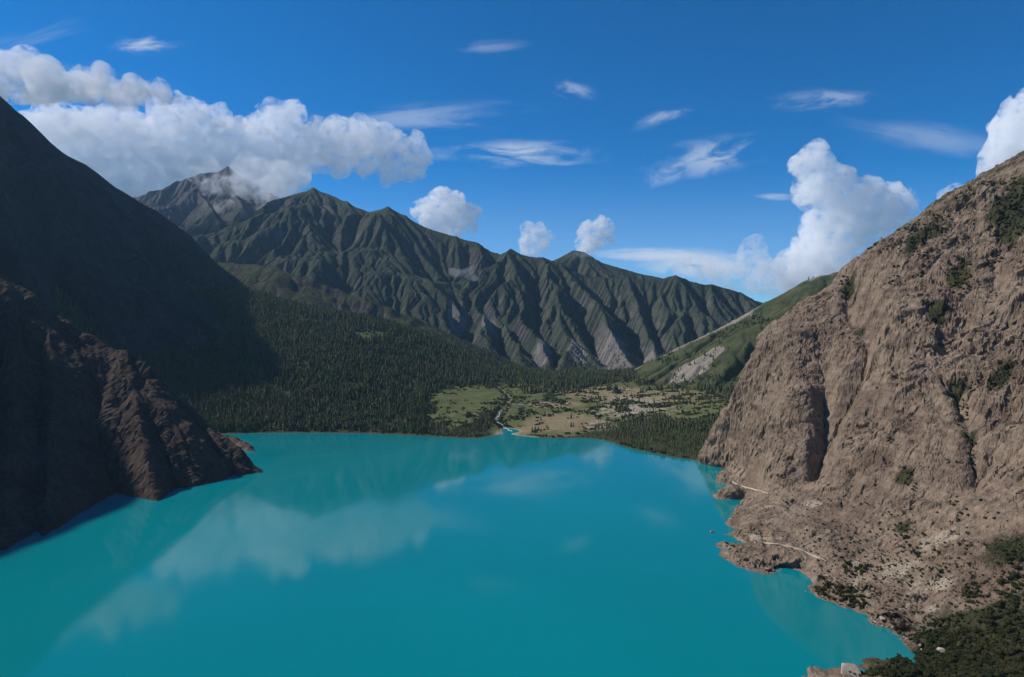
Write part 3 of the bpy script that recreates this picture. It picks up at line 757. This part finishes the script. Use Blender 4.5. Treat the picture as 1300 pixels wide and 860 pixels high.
# leave out what the left mountain or the spur hides
ok &= (gb.at(cand[:, 0], cand[:, 1]) < zz + 5) & ~((cpx < 225) & (cpy > 500))
cand, zz, cpx, cpy, clump = cand[ok], zz[ok], cpx[ok], cpy[ok], clump[ok]
size = np.clip(rng.normal(19, 5.5, len(cand)), 8, 34) * (1 + .35 * clump)
size = np.where((cpx > 540) & (cpy > 500), size * .62, size)
size = np.where(cpy > 546, size * .8, size)
xyz = np.c_[cand, zz - .8]
isopen = OPENf.at(cand[:, 0], cand[:, 1]) > .33
bushy = isopen & (rng.random(len(cand)) < .7)
order = np.argsort(-np.where(bushy, 1e-6, size) / cand[:, 1])
vis = order[(cpx[order] > 265) & (cpx[order] < 915)]
near_i = vis[:300]
rest = np.setdiff1d(np.where(~bushy)[0], near_i)
protos = [unit_tree(k, 6, 3) for k in range(5)] + [unit_tree(20 + k, 7, 4) for k in range(3)]
fr = scatter_mesh('forest', protos, xyz[rest], size[rest], rng.uniform(.85, 1.35, len(cand)), m_pine) if False else None
wide = rng.uniform(.85, 1.35, len(cand))
fr = scatter_mesh('forest', protos, xyz[rest], size[rest], wide[rest], m_pine)
tag(fr, 'dense dark green conifer forest covering the slope and valley behind the lake', 'forest', kind='stuff')
# the nearest ones, each a tree with trunk and crown
pine_crowns = [crown_mesh('pine_crown', 300 + k, 150, .05, 7, material=m_pine, cone=True)[0] for k in range(4)]
tv, tf = tube([(0, 0, -.08), (0, 0, .3), (0, 0, .95)], [.022, .016, .004], 5)
pine_trunk = mesh_np('pine_trunk', tv, tf, m_bark)
def pine(x, y, z, s, wd, k, label, group):
    e = link('pine_tree', None, loc=(x, y, z)); e.rotation_euler.z = random.uniform(0, 6.28); e.scale = (s * wd, s * wd, s)
    tag(e, label, 'tree', group)
    link('trunk', pine_trunk, e); link('crown', pine_crowns[k % 4], e)
for n_, i in enumerate(near_i):
    if cpx[i] < 545: lb, gp = 'dark conifer in the front rank of the forest on the far shore, left of meadows', 'conifers along the left far shore'
    elif cpx[i] < 740: lb, gp = 'small dark conifer beside the meadows and fields near the stream mouth', 'conifers around the meadows'
    else: lb, gp = 'dark green conifer on the wooded bank between bouldery fan and brown cliff', 'conifers on the right far bank'
    pine(*xyz[i], size[i], wide[i], n_, lb, gp)
# round bushes dotted over the open fan and along the stream
bx = cand[bushy]; ex = [bx + rng.normal(0, 5, bx.shape) for _ in range(3)]
for p in dense(STREAM, 130): ex.append(np.array([[p[0] + s * rng.uniform(5, 22), p[1] + rng.uniform(-10, 10)] for s in (-1, 1, 1, -1)]))
sh = dense(SH[4:], 420); ex.append(np.c_[sh[:, 0] + rng.normal(0, 5, 420), sh[:, 1] + rng.uniform(8, 26, 420)])
ex = np.concatenate([bx] + ex); ez = gm.at(ex[:, 0], ex[:, 1]); kx = ez > 1.2; ex, ez = ex[kx], ez[kx]
lite = []
for k in range(3):
    me_, V, Fc = crown_mesh('tuft', 500 + k, 90, .24, 5, .8, m_leaf); lite.append((V, Fc)); bpy.data.meshes.remove(me_)
er = rng.uniform(1.4, 4.6, len(ex)) * rng.uniform(.7, 1.2, len(ex))
tag(scatter_mesh('bushes', lite, np.c_[ex, ez - .3], er, np.ones(len(ex)), m_leaf), 'rounded dark bushes scattered over the open valley fan and along the far shore', 'undergrowth', kind='stuff')
tick('forest %d' % len(cand))
# thin woods on the lower mountains behind
pts_ = []
for grx, n, lo, hi, ylo, yhi, xlo, xhi in [(gf, 6000, 20, 260, 3650, 5200, -1500, 1700), (gh, 5000, 10, 420, 3200, 4300, -1700, 500), (gg, 5200, 30, 420, 2550, 3500, 650, 1700), (gb, 5000, 40, 700, 2300, 3400, -2300, -1000)]:
    x = rng.uniform(xlo, xhi, n); y = rng.uniform(ylo, yhi, n); z = grx.at(x, y)
    e = grx.dx; gx_ = (grx.at(x + e, y) - grx.at(x - e, y)) / (2 * e); gy_ = (grx.at(x, y + e) - grx.at(x, y - e)) / (2 * e)
    c_ = fbm(x / 160, y / 160, octv=3, seed=201)
    k = (z > lo) & (np.hypot(gx_, gy_) < .8) & (c_ + (hi - z) / hi > .35)
    pts_.append(np.c_[x, y, z - 1][k])
pts_ = np.concatenate(pts_)
wx, wy = to_px(pts_[:, 0], pts_[:, 1], pts_[:, 2])
pts_ = pts_[~((wx > 855) & (wx < 945) & (wy > 430) & (wy < 478) & (rng.random(len(pts_)) < .85))]
fr2 = scatter_mesh('woods', protos[:5], pts_, rng.uniform(10, 20, len(pts_)), rng.uniform(.9, 1.4, len(pts_)), m_pine)
tag(fr2, 'thin dark woods on the lower flanks of the mountains behind the valley', 'woods', kind='stuff')

# ------------------------------------------------------------------ shrubs and small trees on the right cliff and its foot
cl = OB['cliff']
shrub_me = []
for k in range(6):
    me, V, Fc = crown_mesh('shrub_leaves', 400 + k, 520, .10, 8, .75, m_leaf)
    sv = []; sf = []; off = len(V)
    for j in range(4):
        a = 6.28 * j / 4 + k; v_, f_ = tube([(0, 0, -.35), (.15 * math.cos(a), .15 * math.sin(a), .2), (.4 * math.cos(a), .4 * math.sin(a), .6)], [.05, .035, .012], 4)
        sv.append(v_); sf.append(f_ + off); off += len(v_)
    n0 = len(Fc); V2 = np.concatenate([V] + sv); F2 = np.concatenate([Fc] + sf)
    me2 = mesh_np('shrub', V2, F2, m_leaf, False, dict(rnd=np.r_[np.repeat(np.random.default_rng(k).random(len(V) // 4), 4), np.zeros(len(V2) - len(V))]))
    me2.materials.append(m_bark); me2.polygons.foreach_set('material_index', np.r_[np.zeros(n0, np.int32), np.ones(len(F2) - n0, np.int32)])
    shrub_me.append((me2, V2, F2))
shrubs = []                                  # (x, y, z, radius, zone)
def spread_px(px, py, rx, ry, n, r0, r1, zone, ang=0):
    c, s = math.cos(R(ang)), math.sin(R(ang))
    for _ in range(n):
        a = random.uniform(0, 6.28); q = math.sqrt(random.random())
        ex, ey = rx * q * math.cos(a), ry * q * math.sin(a)
        h_ = cast(cl, px + ex * c - ey * s, py + ex * s + ey * c)
        if h_ and h_[0].z > (.4 if zone == 'corner' else 1.2): shrubs.append((h_[0].x, h_[0].y, h_[0].z, random.uniform(r0, r1), zone))
ZN = {
    'shore': ('dark green shrub at the water edge below the brown cliff', 'shrubs along the cliff shore'),
    'corner': ('dark green bush in the thicket at the foot of the cliff, lower right corner', 'bushes of the corner thicket'),
    'slope': ('small dark shrub dotted on the stony lower slope of the cliff', 'shrubs on the stony slope'),
    'crest': ('dark green bush clinging to the upper part of the brown cliff near its crest', 'bushes near the cliff crest'),
    'cleft': ('dark green bush growing in a cleft of the brown cliff face', 'bushes in the cliff clefts'),
}
spread_px(1240, 850, 90, 26, 200, 2.6, 5.4, 'corner'); spread_px(1280, 800, 40, 35, 90, 2.4, 5, 'corner'); spread_px(1285, 740, 22, 40, 40, 2.4, 4.6, 'corner'); spread_px(1190, 812, 35, 10, 30, 2, 4, 'corner'); spread_px(1130, 854, 42, 6, 34, 2, 3.6, 'corner')
for px, py, rx, ry, n in [(1070, 757, 36, 13, 60), (1040, 745, 22, 9, 26), (1085, 722, 14, 9, 16), (1130, 785, 10, 8, 5), (918, 655, 5, 3, 3), (925, 690, 7, 10, 8), (1000, 725, 5, 4, 3)]:
    spread_px(px, py, rx, ry, n, 1.6, 3.6, 'shore', 15)
spread_px(1140, 740, 120, 60, 130, 1.0, 2.4, 'slope', 20); spread_px(1100, 690, 90, 50, 110, 1.0, 2.2, 'slope', 20); spread_px(960, 680, 34, 26, 26, .7, 1.4, 'slope'); spread_px(1230, 690, 60, 60, 46, 1.1, 2.8, 'slope'); spread_px(1146, 676, 13, 8, 12, 1.4, 2.4, 'slope'); spread_px(1213, 787, 10, 7, 6, 2, 3.4, 'slope'); spread_px(1240, 755, 18, 14, 22, 2, 3.6, 'slope'); spread_px(1165, 700, 30, 16, 12, 1.2, 2.4, 'slope')
for px, py, rx, ry, n in [(1284, 262, 24, 38, 110), (1217, 350, 16, 28, 60), (1178, 300, 26, 22, 36), (1150, 312, 10, 14, 12), (1075, 365, 9, 18, 22), (1110, 318, 14, 5, 6), (1255, 235, 14, 5, 8), (1190, 280, 20, 8, 12), (1230, 245, 14, 5, 6), (1135, 355, 8, 22, 12), (1172, 336, 8, 16, 12), (1262, 333, 14, 9, 12), (1160, 290, 30, 6, 12)]:
    spread_px(px, py, rx, ry, n, 1.8, 3.6, 'crest')
for px, py, rx, ry, n in [(1208, 500, 13, 13, 22), (1222, 530, 8, 24, 20), (1235, 575, 6, 26, 16), (1150, 603, 9, 14, 16), (1162, 617, 7, 8, 8), (1040, 540, 5, 14, 5), (1143, 478, 4, 14, 5), (1272, 480, 22, 7, 12), (1228, 488, 10, 6, 6), (1095, 640, 8, 5, 5), (1085, 430, 9, 6, 5), (1000, 638, 10, 5, 4), (1212, 636, 9, 6, 5), (1219, 590, 6, 5, 4)]:
    spread_px(px, py, rx, ry, n, 1.2, 2.6, 'cleft')
order = sorted(range(len(shrubs)), key=lambda i: -shrubs[i][3] / shrubs[i][1])
big = set(order[:300])
for i in sorted(big):
    x, y, z, r, zn = shrubs[i]
    o = link('shrub', shrub_me[i % 6][0], loc=(x, y, z - .1 * r)); o.rotation_euler = (random.uniform(-.12, .12), random.uniform(-.12, .12), random.uniform(0, 6.28)); o.scale = (r, r * random.uniform(.85, 1.15), r * random.uniform(.75, 1.15))
    tag(o, ZN[zn][0], 'shrub', ZN[zn][1])
small_ = [shrubs[i] for i in range(len(shrubs)) if i not in big]
# many tiny tufts
xs = rng.uniform(260, 900, 5200); ys = rng.uniform(620, 1500, 5200); k = 0
for x, y in zip(xs, ys):
    h_ = drop(cl, x, y)
    if not h_ or h_[0].z < 1.5 or h_[0].y > 1600: continue
    p = to_px(*h_[0])
    if p[0] > 1320 or h_[1].z < .55: continue
    lowz = h_[0].z < 75 or h_[0].z > 330
    if random.random() < (.75 if lowz else .16): small_.append((h_[0].x, h_[0].y, h_[0].z, random.uniform(.45, 1.5), 'x'))
spx = [(1250, 838, 90, 40, 1500), (1290, 740, 30, 60, 350), (1190, 840, 60, 14, 450), (1120, 853, 50, 6, 160), (1180, 800, 50, 14, 200), (1150, 745, 110, 50, 500), (1080, 755, 40, 14, 160)]
for px, py, rx, ry, n in spx:
    for _ in range(n):
        a = random.uniform(0, 6.28); q = math.sqrt(random.random()); h_ = cast(cl, px + rx * q * math.cos(a), py + ry * q * math.sin(a))
        if h_ and h_[0].z > .4: small_.append((*h_[0], random.uniform(.7, 2.0) if py > 760 else random.uniform(.5, 1.3), 'x'))
sm = np.array([s[:4] for s in small_])
lite = []
for k in range(3):
    me_, V, Fc = crown_mesh('tuft', 500 + k, 90, .24, 5, .8, m_leaf); lite.append((V, Fc)); bpy.data.meshes.remove(me_)
fr3 = scatter_mesh('undergrowth', lite, sm[:, :3], sm[:, 3], np.ones(len(sm)), m_leaf)
tag(fr3, 'low dark scrub and tufts scattered over the brown cliff and its stony foot', 'undergrowth', kind='stuff')
# scrub on the left spur
sp_ = OB['rocky_spur']; q_ = []
for x, y in zip(rng.uniform(-1400, -600, 2600), rng.uniform(900, 1600, 2600)):
    h_ = drop(sp_, x, y)
    if h_ and h_[0].z > 3 and fbm(np.array([x / 60]), np.array([y / 60]), octv=3, seed=9)[0] + h_[0].z / 500 > .35: q_.append((*h_[0], random.uniform(.6, 2.0)))
q_ = np.array(q_)
tag(scatter_mesh('scrub', lite, q_[:, :3], q_[:, 3], np.ones(len(q_)), m_leaf), 'sparse dark scrub on the shaded rocky spur at the left', 'undergrowth', kind='stuff')
tick('shrubs %d' % len(shrubs))

# ------------------------------------------------------------------ boulders
def rock_mesh(seed):
    import bmesh
    bm = bmesh.new(); bmesh.ops.create_icosphere(bm, subdivisions=3, radius=1.0)
    co = np.array([v.co[:] for v in bm.verts]); r_ = np.random.default_rng(seed)
    for _ in range(9):                        # cut flat faces off the ball
        n = r_.normal(size=3); n /= np.linalg.norm(n); d = co @ n - r_.uniform(.45, .8); co = co - np.clip(d, 0, None)[:, None] * n
    n1 = fbm(co[:, 0] * 2, co[:, 1] * 2, co[:, 2] * 2, octv=4, seed=seed)
    co = co * (1 + .16 * n1)[:, None] * (1.15, .9, .75)
    for v, c in zip(bm.verts, co): v.co = c
    me = bpy.data.meshes.new('boulder'); bm.to_mesh(me); bm.free()
    return me
m_pale = simple('pale_stone', (.42, .37, .29), var=.3, scale=1.2, bump=.4)
m_pink = simple('brown_stone', (.30, .21, .16), var=.3, scale=1.2, bump=.4)
rocks = [[], []]
for k in range(6):
    for j, mm in enumerate((m_pale, m_pink)):
        me = rock_mesh(600 + k); me.materials.append(mm); rocks[j].append(me)
def boulder(x, y, z, s, kind, label, group=None, flat=1.0):
    o = link('boulder', random.choice(rocks[kind]), loc=(x, y, z + .15 * s)); o.rotation_euler = (random.uniform(-.3, .3), random.uniform(-.3, .3), random.uniform(0, 6.28)); o.scale = (s, s, s * flat)
    tag(o, label, 'boulder', group)
for px, py, rx, ry, n, s0, s1, kd, lb, gp in [
    (815, 514, 60, 20, 130, 2.4, 5.4, 0, 'pale boulder lying among bushes on the valley fan right of the fields', 'pale boulders on the valley fan'),
    (768, 540, 20, 7, 34, 2.0, 4.5, 0, 'pale boulder in the rubble bank just behind the far shore', 'boulders of the shore rubble bank'),
    (870, 500, 30, 14, 22, 2.0, 4.0, 0, 'pale boulder lying among bushes on the valley fan right of the fields', 'pale boulders on the valley fan')]:
    for _ in range(n):
        a = random.uniform(0, 6.28); q = math.sqrt(random.random()); h_ = cast(vf, px + rx * q * math.cos(a), py + ry * q * math.sin(a))
        if h_ and h_[0].z > 2: boulder(*h_[0], random.uniform(s0, s1), kd, lb, gp, random.uniform(.6, 1))
for t in np.linspace(0, 1, 90):
    i = t * (len(shR) - 1.001); a, b_ = shR[int(i)], shR[int(i) + 1]; f = i - int(i)
    h_ = cast(cl, a[0] + (b_[0] - a[0]) * f + random.uniform(0, 6), a[1] + (b_[1] - a[1]) * f + random.uniform(-5, -1))
    if h_ and h_[0].z < 12 and h_[0].y < 1250 and h_[0].z > .2: boulder(*h_[0], random.uniform(.8, 2.2), random.choice((0, 1, 1)), 'brown boulder at the water line under the brown cliff', 'boulders along the cliff shore')
for px, py, s, lb in [(1195, 828, 5.2, 'big white boulder standing alone in the corner thicket'), (1228, 836, 3.0, 'smaller pale grey boulder in the thicket right of the big white one'),
                      (1120, 787, 3.6, 'flat pale boulder on the cliff shore under the stony slope'), (1134, 797, 3.0, 'pinkish boulder by the water at the right end of the cliff shore'), (1155, 812, 2.4, 'small pale pink boulder nearest the corner of the lake')]:
    h_ = cast(cl, px, py)
    if h_: boulder(*h_[0], s, 1 if 'pink' in lb else 0, lb)
h_ = cast(cl, 1078, 854)
if h_: boulder(h_[0].x, h_[0].y, h_[0].z - .6, 11, 0, 'large flat pale rock slab at the water edge, bottom of the view', None, .22)
q = Z0(904, 676)
boulder(q[0] - 1, q[1], .4, 3.2, 1, 'lone dark rock standing out of the water off the cliff point')
tick('boulders')

# ------------------------------------------------------------------ stream and trails
def ribbon(name, pts, width, material, lift=.3, kind='structure', thick=.5):
    V = []; Fc = []; n = len(pts)
    for i, p in enumerate(pts):
        a = np.array(pts[max(i - 1, 0)]); b_ = np.array(pts[min(i + 1, n - 1)]); t = b_[:2] - a[:2]; t = t / (np.linalg.norm(t) + 1e-9)
        nx2 = np.array([-t[1], t[0]]); w_ = width * (1 + .35 * math.sin(i * 1.7) * math.cos(i * .6)) / 2
        for sgn, dz in ((-1, 0), (1, 0), (1, -thick), (-1, -thick)):
            V.append((p[0] + nx2[0] * w_ * sgn, p[1] + nx2[1] * w_ * sgn, p[2] + lift + dz))
    for i in range(n - 1):
        for k in range(4): Fc.append((i * 4 + k, i * 4 + (k + 1) % 4, i * 4 + 4 + (k + 1) % 4, i * 4 + 4 + k))
    return tag(link(name, mesh_np(name, V, Fc, material)), kind=kind)
m_white, g = mat('white_water')
co = g.new('ShaderNodeNewGeometry').outputs['Position']
c = g.mix(g.smooth(g.noise(co, .25, 5), .4, .62), (.12, .3, .36), (.75, .8, .82))
g.put(g.out.inputs['Surface'], g.new('ShaderNodeBsdfPrincipled', {'Base Color': c, 'Roughness': .35}))
sp = dense(STREAM[:5], 90); sp[:, 0] += 3 * np.sin(np.arange(90) * .35)
sp[:, 2] = gm.at(sp[:, 0], sp[:, 1]); sp[:, 2] = np.minimum.accumulate(sp[::-1, 2])[::-1]; sp[0, 2] = max(sp[0, 2], .1)
sp[:, 2] = np.maximum(sp[:, 2], .15)
ribbon('stream', [tuple(p) for p in sp], 3.0, m_white, .7, thick=2)
m_trail = simple('trail_dust', (.46, .38, .28), var=.15, scale=.6)
def trail(pl, width, n, surf):
    o = dense(pl, n)
    # keep it one connected walkway: drop jumps, then smooth
    keep = [0]
    for i in range(1, len(o)):
        if abs(o[i, 1] - o[keep[-1], 1]) < 40: keep.append(i)
    o = o[keep]
    for _ in range(9): o[1:-1] = (o[:-2] + 2 * o[1:-1] + o[2:]) / 4
    for p in o: p[2] = max(p[2], (drop(surf, p[0], p[1]) or (Vector((0, 0, p[2])),))[0].z - .2)
    for _ in range(2): o[1:-1, 2] = (o[:-2, 2] + 2 * o[1:-1, 2] + o[2:, 2]) / 4
    ribbon('path', [tuple(p) for p in o], width, m_trail, .5, thick=3.5)
trail(TR[0], 1.8, 60, cl)
trail(TR[1], 1.8, 40, cl)

# ------------------------------------------------------------------ stone houses of the hamlet and the huts by the stream
def box(V, Fc, x0, x1, y0, y1, z0, z1):
    o = len(V)
    V += [(x0, y0, z0), (x1, y0, z0), (x1, y1, z0), (x0, y1, z0), (x0, y0, z1), (x1, y0, z1), (x1, y1, z1), (x0, y1, z1)]
    Fc += [tuple(o + i for i in f) for f in ((0, 3, 2, 1), (4, 5, 6, 7), (0, 1, 5, 4), (1, 2, 6, 5), (2, 3, 7, 6), (3, 0, 4, 7))]
def boxes(name, lst, material, parent):
    V = []; Fc = []
    for b_ in lst: box(V, Fc, *b_)
    return link(name, mesh_np(name, V, Fc, material, False), parent)
M_wall = [simple('stone_wall', (.30, .20, .15), scale=2), simple('mud_wall', (.38, .27, .20), scale=2), simple('whitewash', (.75, .73, .68), var=.06, scale=2), simple('grey_stone_wall', (.28, .25, .22), scale=2)]
M_roof = [simple('mud_roof', (.33, .25, .19), scale=1), simple('red_brown_roof', (.28, .13, .10), scale=1), simple('blue_sheet_roof', (.42, .55, .70), rough=.4, var=.05), simple('pale_sheet_roof', (.7, .72, .74), rough=.4, var=.05)]
m_wood = simple('dark_wood', (.06, .04, .03), scale=4); m_pane = simple('window_dark', (.02, .025, .03), rough=.2)
def house(px, py, w_, d_, h_, wm, rm, label, group=None, two=False):
    q = cast(vf, px, py)
    if not q: return
    e = link('house', None, loc=q[0] - Vector((0, 0, .6))); e.rotation_euler.z = random.uniform(-.35, .35); tag(e, label, 'house', group)
    hh = h_ * (1.8 if two else 1)
    boxes('wall', [(-w_ / 2, w_ / 2, -d_ / 2, d_ / 2, -1.5, hh)], M_wall[wm], e)
    boxes('roof', [(-w_ / 2 - .4, w_ / 2 + .4, -d_ / 2 - .4, d_ / 2 + .4, hh, hh + .35), (-w_ / 2 - .3, w_ / 2 + .3, -d_ / 2 - .3, -d_ / 2 + .1, hh + .35, hh + .75), (-w_ / 2 - .3, -w_ / 2 + .1, -d_ / 2 + .1, d_ / 2 + .3, hh + .35, hh + .75), (w_ / 2 - .1, w_ / 2 + .3, -d_ / 2 + .1, d_ / 2 + .3, hh + .35, hh + .75)], M_roof[rm], e)
    boxes('door', [(-.5, .5, -d_ / 2 - .06, -d_ / 2 + .04, .6, 2.6)], m_wood, e)
    for xw in (-w_ * .33, w_ * .33):
        for zf in ((1.5,) if not two else (1.5, h_ + 1.2)):
            wv = boxes('window', [(xw - .6, xw + .6, -d_ / 2 - .07, -d_ / 2 + .04, zf, zf + 1.2)], m_wood, e)
            boxes('pane', [(xw - .45, xw + .45, -d_ / 2 - .10, -d_ / 2 - .075, zf + .12, zf + 1.08)], m_pane, wv)
gp = 'stone houses of the hamlet'
lb = 'low flat-roofed brown stone house in the hamlet between the meadow and the conifers'
house(661, 517, 13, 9, 4.2, 2, 3, 'whitewashed house at the left end of the hamlet', gp, True)
for px, py, w_, wm, rm, two in [(667, 513, 11, 0, 1, False), (673, 516, 12, 1, 1, False), (679, 512, 12, 0, 0, True), (684, 515, 13, 1, 1, False), (690, 513, 11, 0, 0, False), (695, 516, 12, 3, 1, False), (701, 512, 11, 1, 0, False), (706, 515, 12, 0, 1, False), (713, 513, 10, 1, 0, False), (720, 515, 10, 3, 0, False), (688, 510, 10, 1, 0, False), (676, 509, 10, 0, 0, False)]:
    if two: house(px, py, w_, 9, 3.4, wm, rm, 'two-storey brown stone house, tallest in the middle of the hamlet', gp, True)
    else: house(px, py, w_, 8, 3.4, wm, rm, lb, gp)
house(627, 534, 9, 6, 3.0, 3, 2, 'small hut with a pale blue sheet roof beside the stream near the far shore')
house(620, 538, 8, 5, 2.6, 2, 3, 'small white hut just left of the blue-roofed hut by the stream')
house(733, 530, 8, 6, 2.8, 1, 0, 'lone mud-walled hut among the tan fields behind the far shore')
tick('houses')

# ------------------------------------------------------------------ clouds: closed, lumpy bodies of scattering droplets
def cloud_mat(name, dens, aniso=.0, grain=260., lo=.42):
    m, g = mat(name)
    pos = g.new('ShaderNodeNewGeometry').outputs['Position']
    n = g.noise(pos, 1 / grain, 8, .66, .5)
    dn = g.smooth(n, lo, lo + .11, 0, dens)
    v = g.new('ShaderNodeVolumeScatter', {'Color': (1, 1, 1), 'Density': dn, 'Anisotropy': aniso})
    g.put(g.out.inputs['Volume'], v)
    return m
def remesh(me, voxel):
    o = bpy.data.objects.new('tmp', me); col.objects.link(o)
    md = o.modifiers.new('r', 'REMESH'); md.mode = 'VOXEL'; md.voxel_size = voxel
    bpy.context.view_layer.update()
    ev = o.evaluated_get(bpy.context.evaluated_depsgraph_get()); em = ev.to_mesh()
    n = len(em.vertices); V = np.empty(n * 3, np.float32); em.vertices.foreach_get('co', V); V = V.reshape(-1, 3).astype(float)
    Nn = np.empty(n * 3, np.float32); em.vertices.foreach_get('normal', Nn); Nn = Nn.reshape(-1, 3).astype(float)
    nf = len(em.polygons); L = np.empty(nf * 4, np.int32); em.loops.foreach_get('vertex_index', L)
    ev.to_mesh_clear(); bpy.data.objects.remove(o); bpy.data.meshes.remove(me)
    return V, Nn, L.reshape(-1, 4)
def cloud(name, balls, voxel, amp, dens, label, cat='cloud', seed=0, flat=None, group=None, scale=380., grain=150., lo=.44):
    """balls: (px, py, distance, radius in photo pixels)"""
    import bmesh
    bm = bmesh.new()
    for px, py, d, r in balls:
        p = P(px, py, d); rad = 1.12 * r / F * d
        bmesh.ops.create_icosphere(bm, subdivisions=3, radius=rad, matrix=__import__('mathutils').Matrix.Translation(p))
    me = bpy.data.meshes.new('tmp'); bm.to_mesh(me); bm.free()
    V, Nn, L = remesh(me, voxel)
    D = 0; a = 1.0; s = scale
    for k in range(5):
        nz = np.abs(vnoise(V[:, 0] / s + 7 * k, V[:, 1] / s, V[:, 2] / s, seed=seed + k)) + np.abs(vnoise(V[:, 0] / s + 31, V[:, 1] / s + 11, V[:, 2] / s + k, seed=seed + k + 50))
        D = D + a * (nz * 1.2 - .45); a *= .52; s *= .5
    V2 = V + Nn * (D * amp)[:, None]
    if flat is not None: V2[:, 2] = np.where(V2[:, 2] < flat, flat + (V2[:, 2] - flat) * .25, V2[:, 2])
    c0 = V2.mean(0)
    V2, _, L = remesh(mesh_np('tmp', V2 - c0, L), voxel * .75)    # clean closed skin after the lumps were pushed out
    o = link(name, mesh_np(name, V2, L, cloud_mat(name + '_mist', dens, 0.0, grain, lo), True), loc=c0)
    tag(o, label, cat, group)
    return o
D1 = 10600
cloud('cloud', [(60, 190, D1, 34), (95, 185, D1, 36), (130, 178, D1, 34), (160, 195, D1, 42), (195, 200, D1, 40), (225, 178, D1, 32), (258, 172, D1, 28), (240, 215, D1, 38), (290, 200, D1, 36), (330, 195, D1, 34), (357, 170, D1, 22), (355, 215, D1, 32), (395, 190, D1, 27), (430, 188, D1, 24), (465, 190, D1, 24), (500, 193, D1, 20), (525, 196, D1, 15), (305, 205, D1, 24), (292, 215, D1, 30), (110, 225, D1, 34), (180, 240, D1, 30), (330, 232, D1, 24)],
      42, 165, .0058, 'long white cumulus bank behind the dark mountain and above the snow peak', seed=3)
cloud('cloud', [(0, 100, 7000, 24), (30, 98, 7050, 21), (65, 106, 7000, 20), (100, 110, 7000, 18), (135, 115, 7000, 14), (170, 120, 7000, 11), (200, 123, 7000, 8), (-40, 105, 7000, 26), (225, 125, 7000, 6), (60, 104, 6600, 17), (120, 108, 6650, 15), (170, 112, 6700, 9), (100, 112, 7400, 15), (150, 118, 7400, 12)], 34, 90, .0080, 'flat white streak of cloud at the upper left above the cumulus bank', seed=8, scale=300)
cloud('cloud', [(1038, 215, D1, 18), (1035, 235, D1, 20), (1062, 235, D1, 22), (1065, 262, D1, 26), (1095, 258, D1, 26), (1125, 268, D1, 24), (1142, 265, D1, 14), (1050, 290, D1, 26), (1050, 325, D1, 30), (1085, 290, D1, 22), (1020, 345, D1, 24)], 38, 120, .0065, 'tall white cumulus tower left of the right cliff', seed=12)
cloud('cloud', [(1290, 165, 9500, 26), (1300, 140, 9500, 20), (1320, 180, 9500, 42), (1275, 200, 9500, 22), (1262, 215, 9500, 16)], 60, 80, .009, 'bright white cloud at the right edge rising behind the cliff crest', seed=16)
cloud('cloud', [(1212, 250, 9500, 15), (1222, 262, 9500, 18), (1205, 268, 9500, 12)], 50, 50, .004, 'small faint cloud peeping over the cliff crest', seed=18, grain=120., lo=.45, scale=220.)
cloud('cloud', [(548, 272, 11700, 15), (562, 255, 11700, 11), (575, 270, 11700, 17), (590, 275, 11700, 14), (535, 268, 11700, 9), (566, 285, 11700, 16)], 32, 85, .010, 'small puffy cloud just above the long mountain crest, left of the two smallest', seed=61, grain=130., lo=.45, scale=240.)
cloud('cloud', [(680, 298, D1, 12), (688, 305, D1, 12), (674, 310, D1, 10)], 32, 70, .008, 'small soft cloud above the jagged middle of the mountain crest', seed=22, grain=110., lo=.46, scale=220.)
cloud('cloud', [(748, 300, D1, 12), (765, 290, D1, 10), (756, 302, D1, 12), (770, 300, D1, 7), (742, 312, D1, 10)], 32, 70, .011, 'small bright white cloud above the rear summit of the range', seed=24, grain=110., lo=.45, scale=220.)
cloud('cloud', [(900, 345, D1, 16), (930, 350, D1, 18), (960, 345, D1, 20), (985, 355, D1, 22), (1005, 350, D1, 18), (955, 322, D1, 14), (870, 338, D1, 10)], 60, 70, .0035, 'grey low cloud behind the right end of the mountain range', seed=26, grain=200., lo=.45)
tick('clouds')

# wisps of mist lying against the mountains
def mist(balls, dens, label, seed): return cloud('mist', balls, 40, 55, dens, label, 'mist', seed, scale=220)
o = mist([(252, 222, 8000, 9), (270, 212, 8000, 9), (330, 225, 7900, 14), (365, 225, 7500, 14), (312, 214, 8000, 13), (345, 222, 7900, 15), (265, 235, 7900, 9), (285, 240, 7800, 12), (310, 238, 7800, 12), (330, 245, 7700, 11), (345, 252, 7500, 12), (355, 240, 7500, 16), (300, 228, 8000, 10)], .0040, 'torn white mist hanging across the snow peak', 31)
mist([(275, 262, 7400, 5), (285, 268, 7400, 8), (297, 272, 7400, 6), (330, 262, 7300, 7), (318, 284, 7200, 5)], .0035, 'thin mist patch on the slope below the snow peak', 33)
mist([(574, 346, 4900, 6), (585, 347, 4900, 7), (600, 347, 4900, 7)], .0035, 'small white mist puff floating before the middle of the mountain range', 35)
mist([(735, 322, 6300, 6), (748, 324, 6300, 5)], .0018, 'thin mist cap on the rear summit of the range', 37)
tick('mist')

# ------------------------------------------------------------------ air
m_air, g = mat('air')
g.put(g.out.inputs['Volume'], g.new('ShaderNodeVolumePrincipled', {'Color': (.45, .72, 1.0), 'Density': 1.5e-5, 'Anisotropy': .1}))
V = []; Fc = []; box(V, Fc, -9050, 9050, -1550, 9950, -21, 2420)
tag(link('haze', mesh_np('haze', V, Fc, m_air, False)), 'pale blue air between the camera and the far mountains', 'haze', kind='stuff')
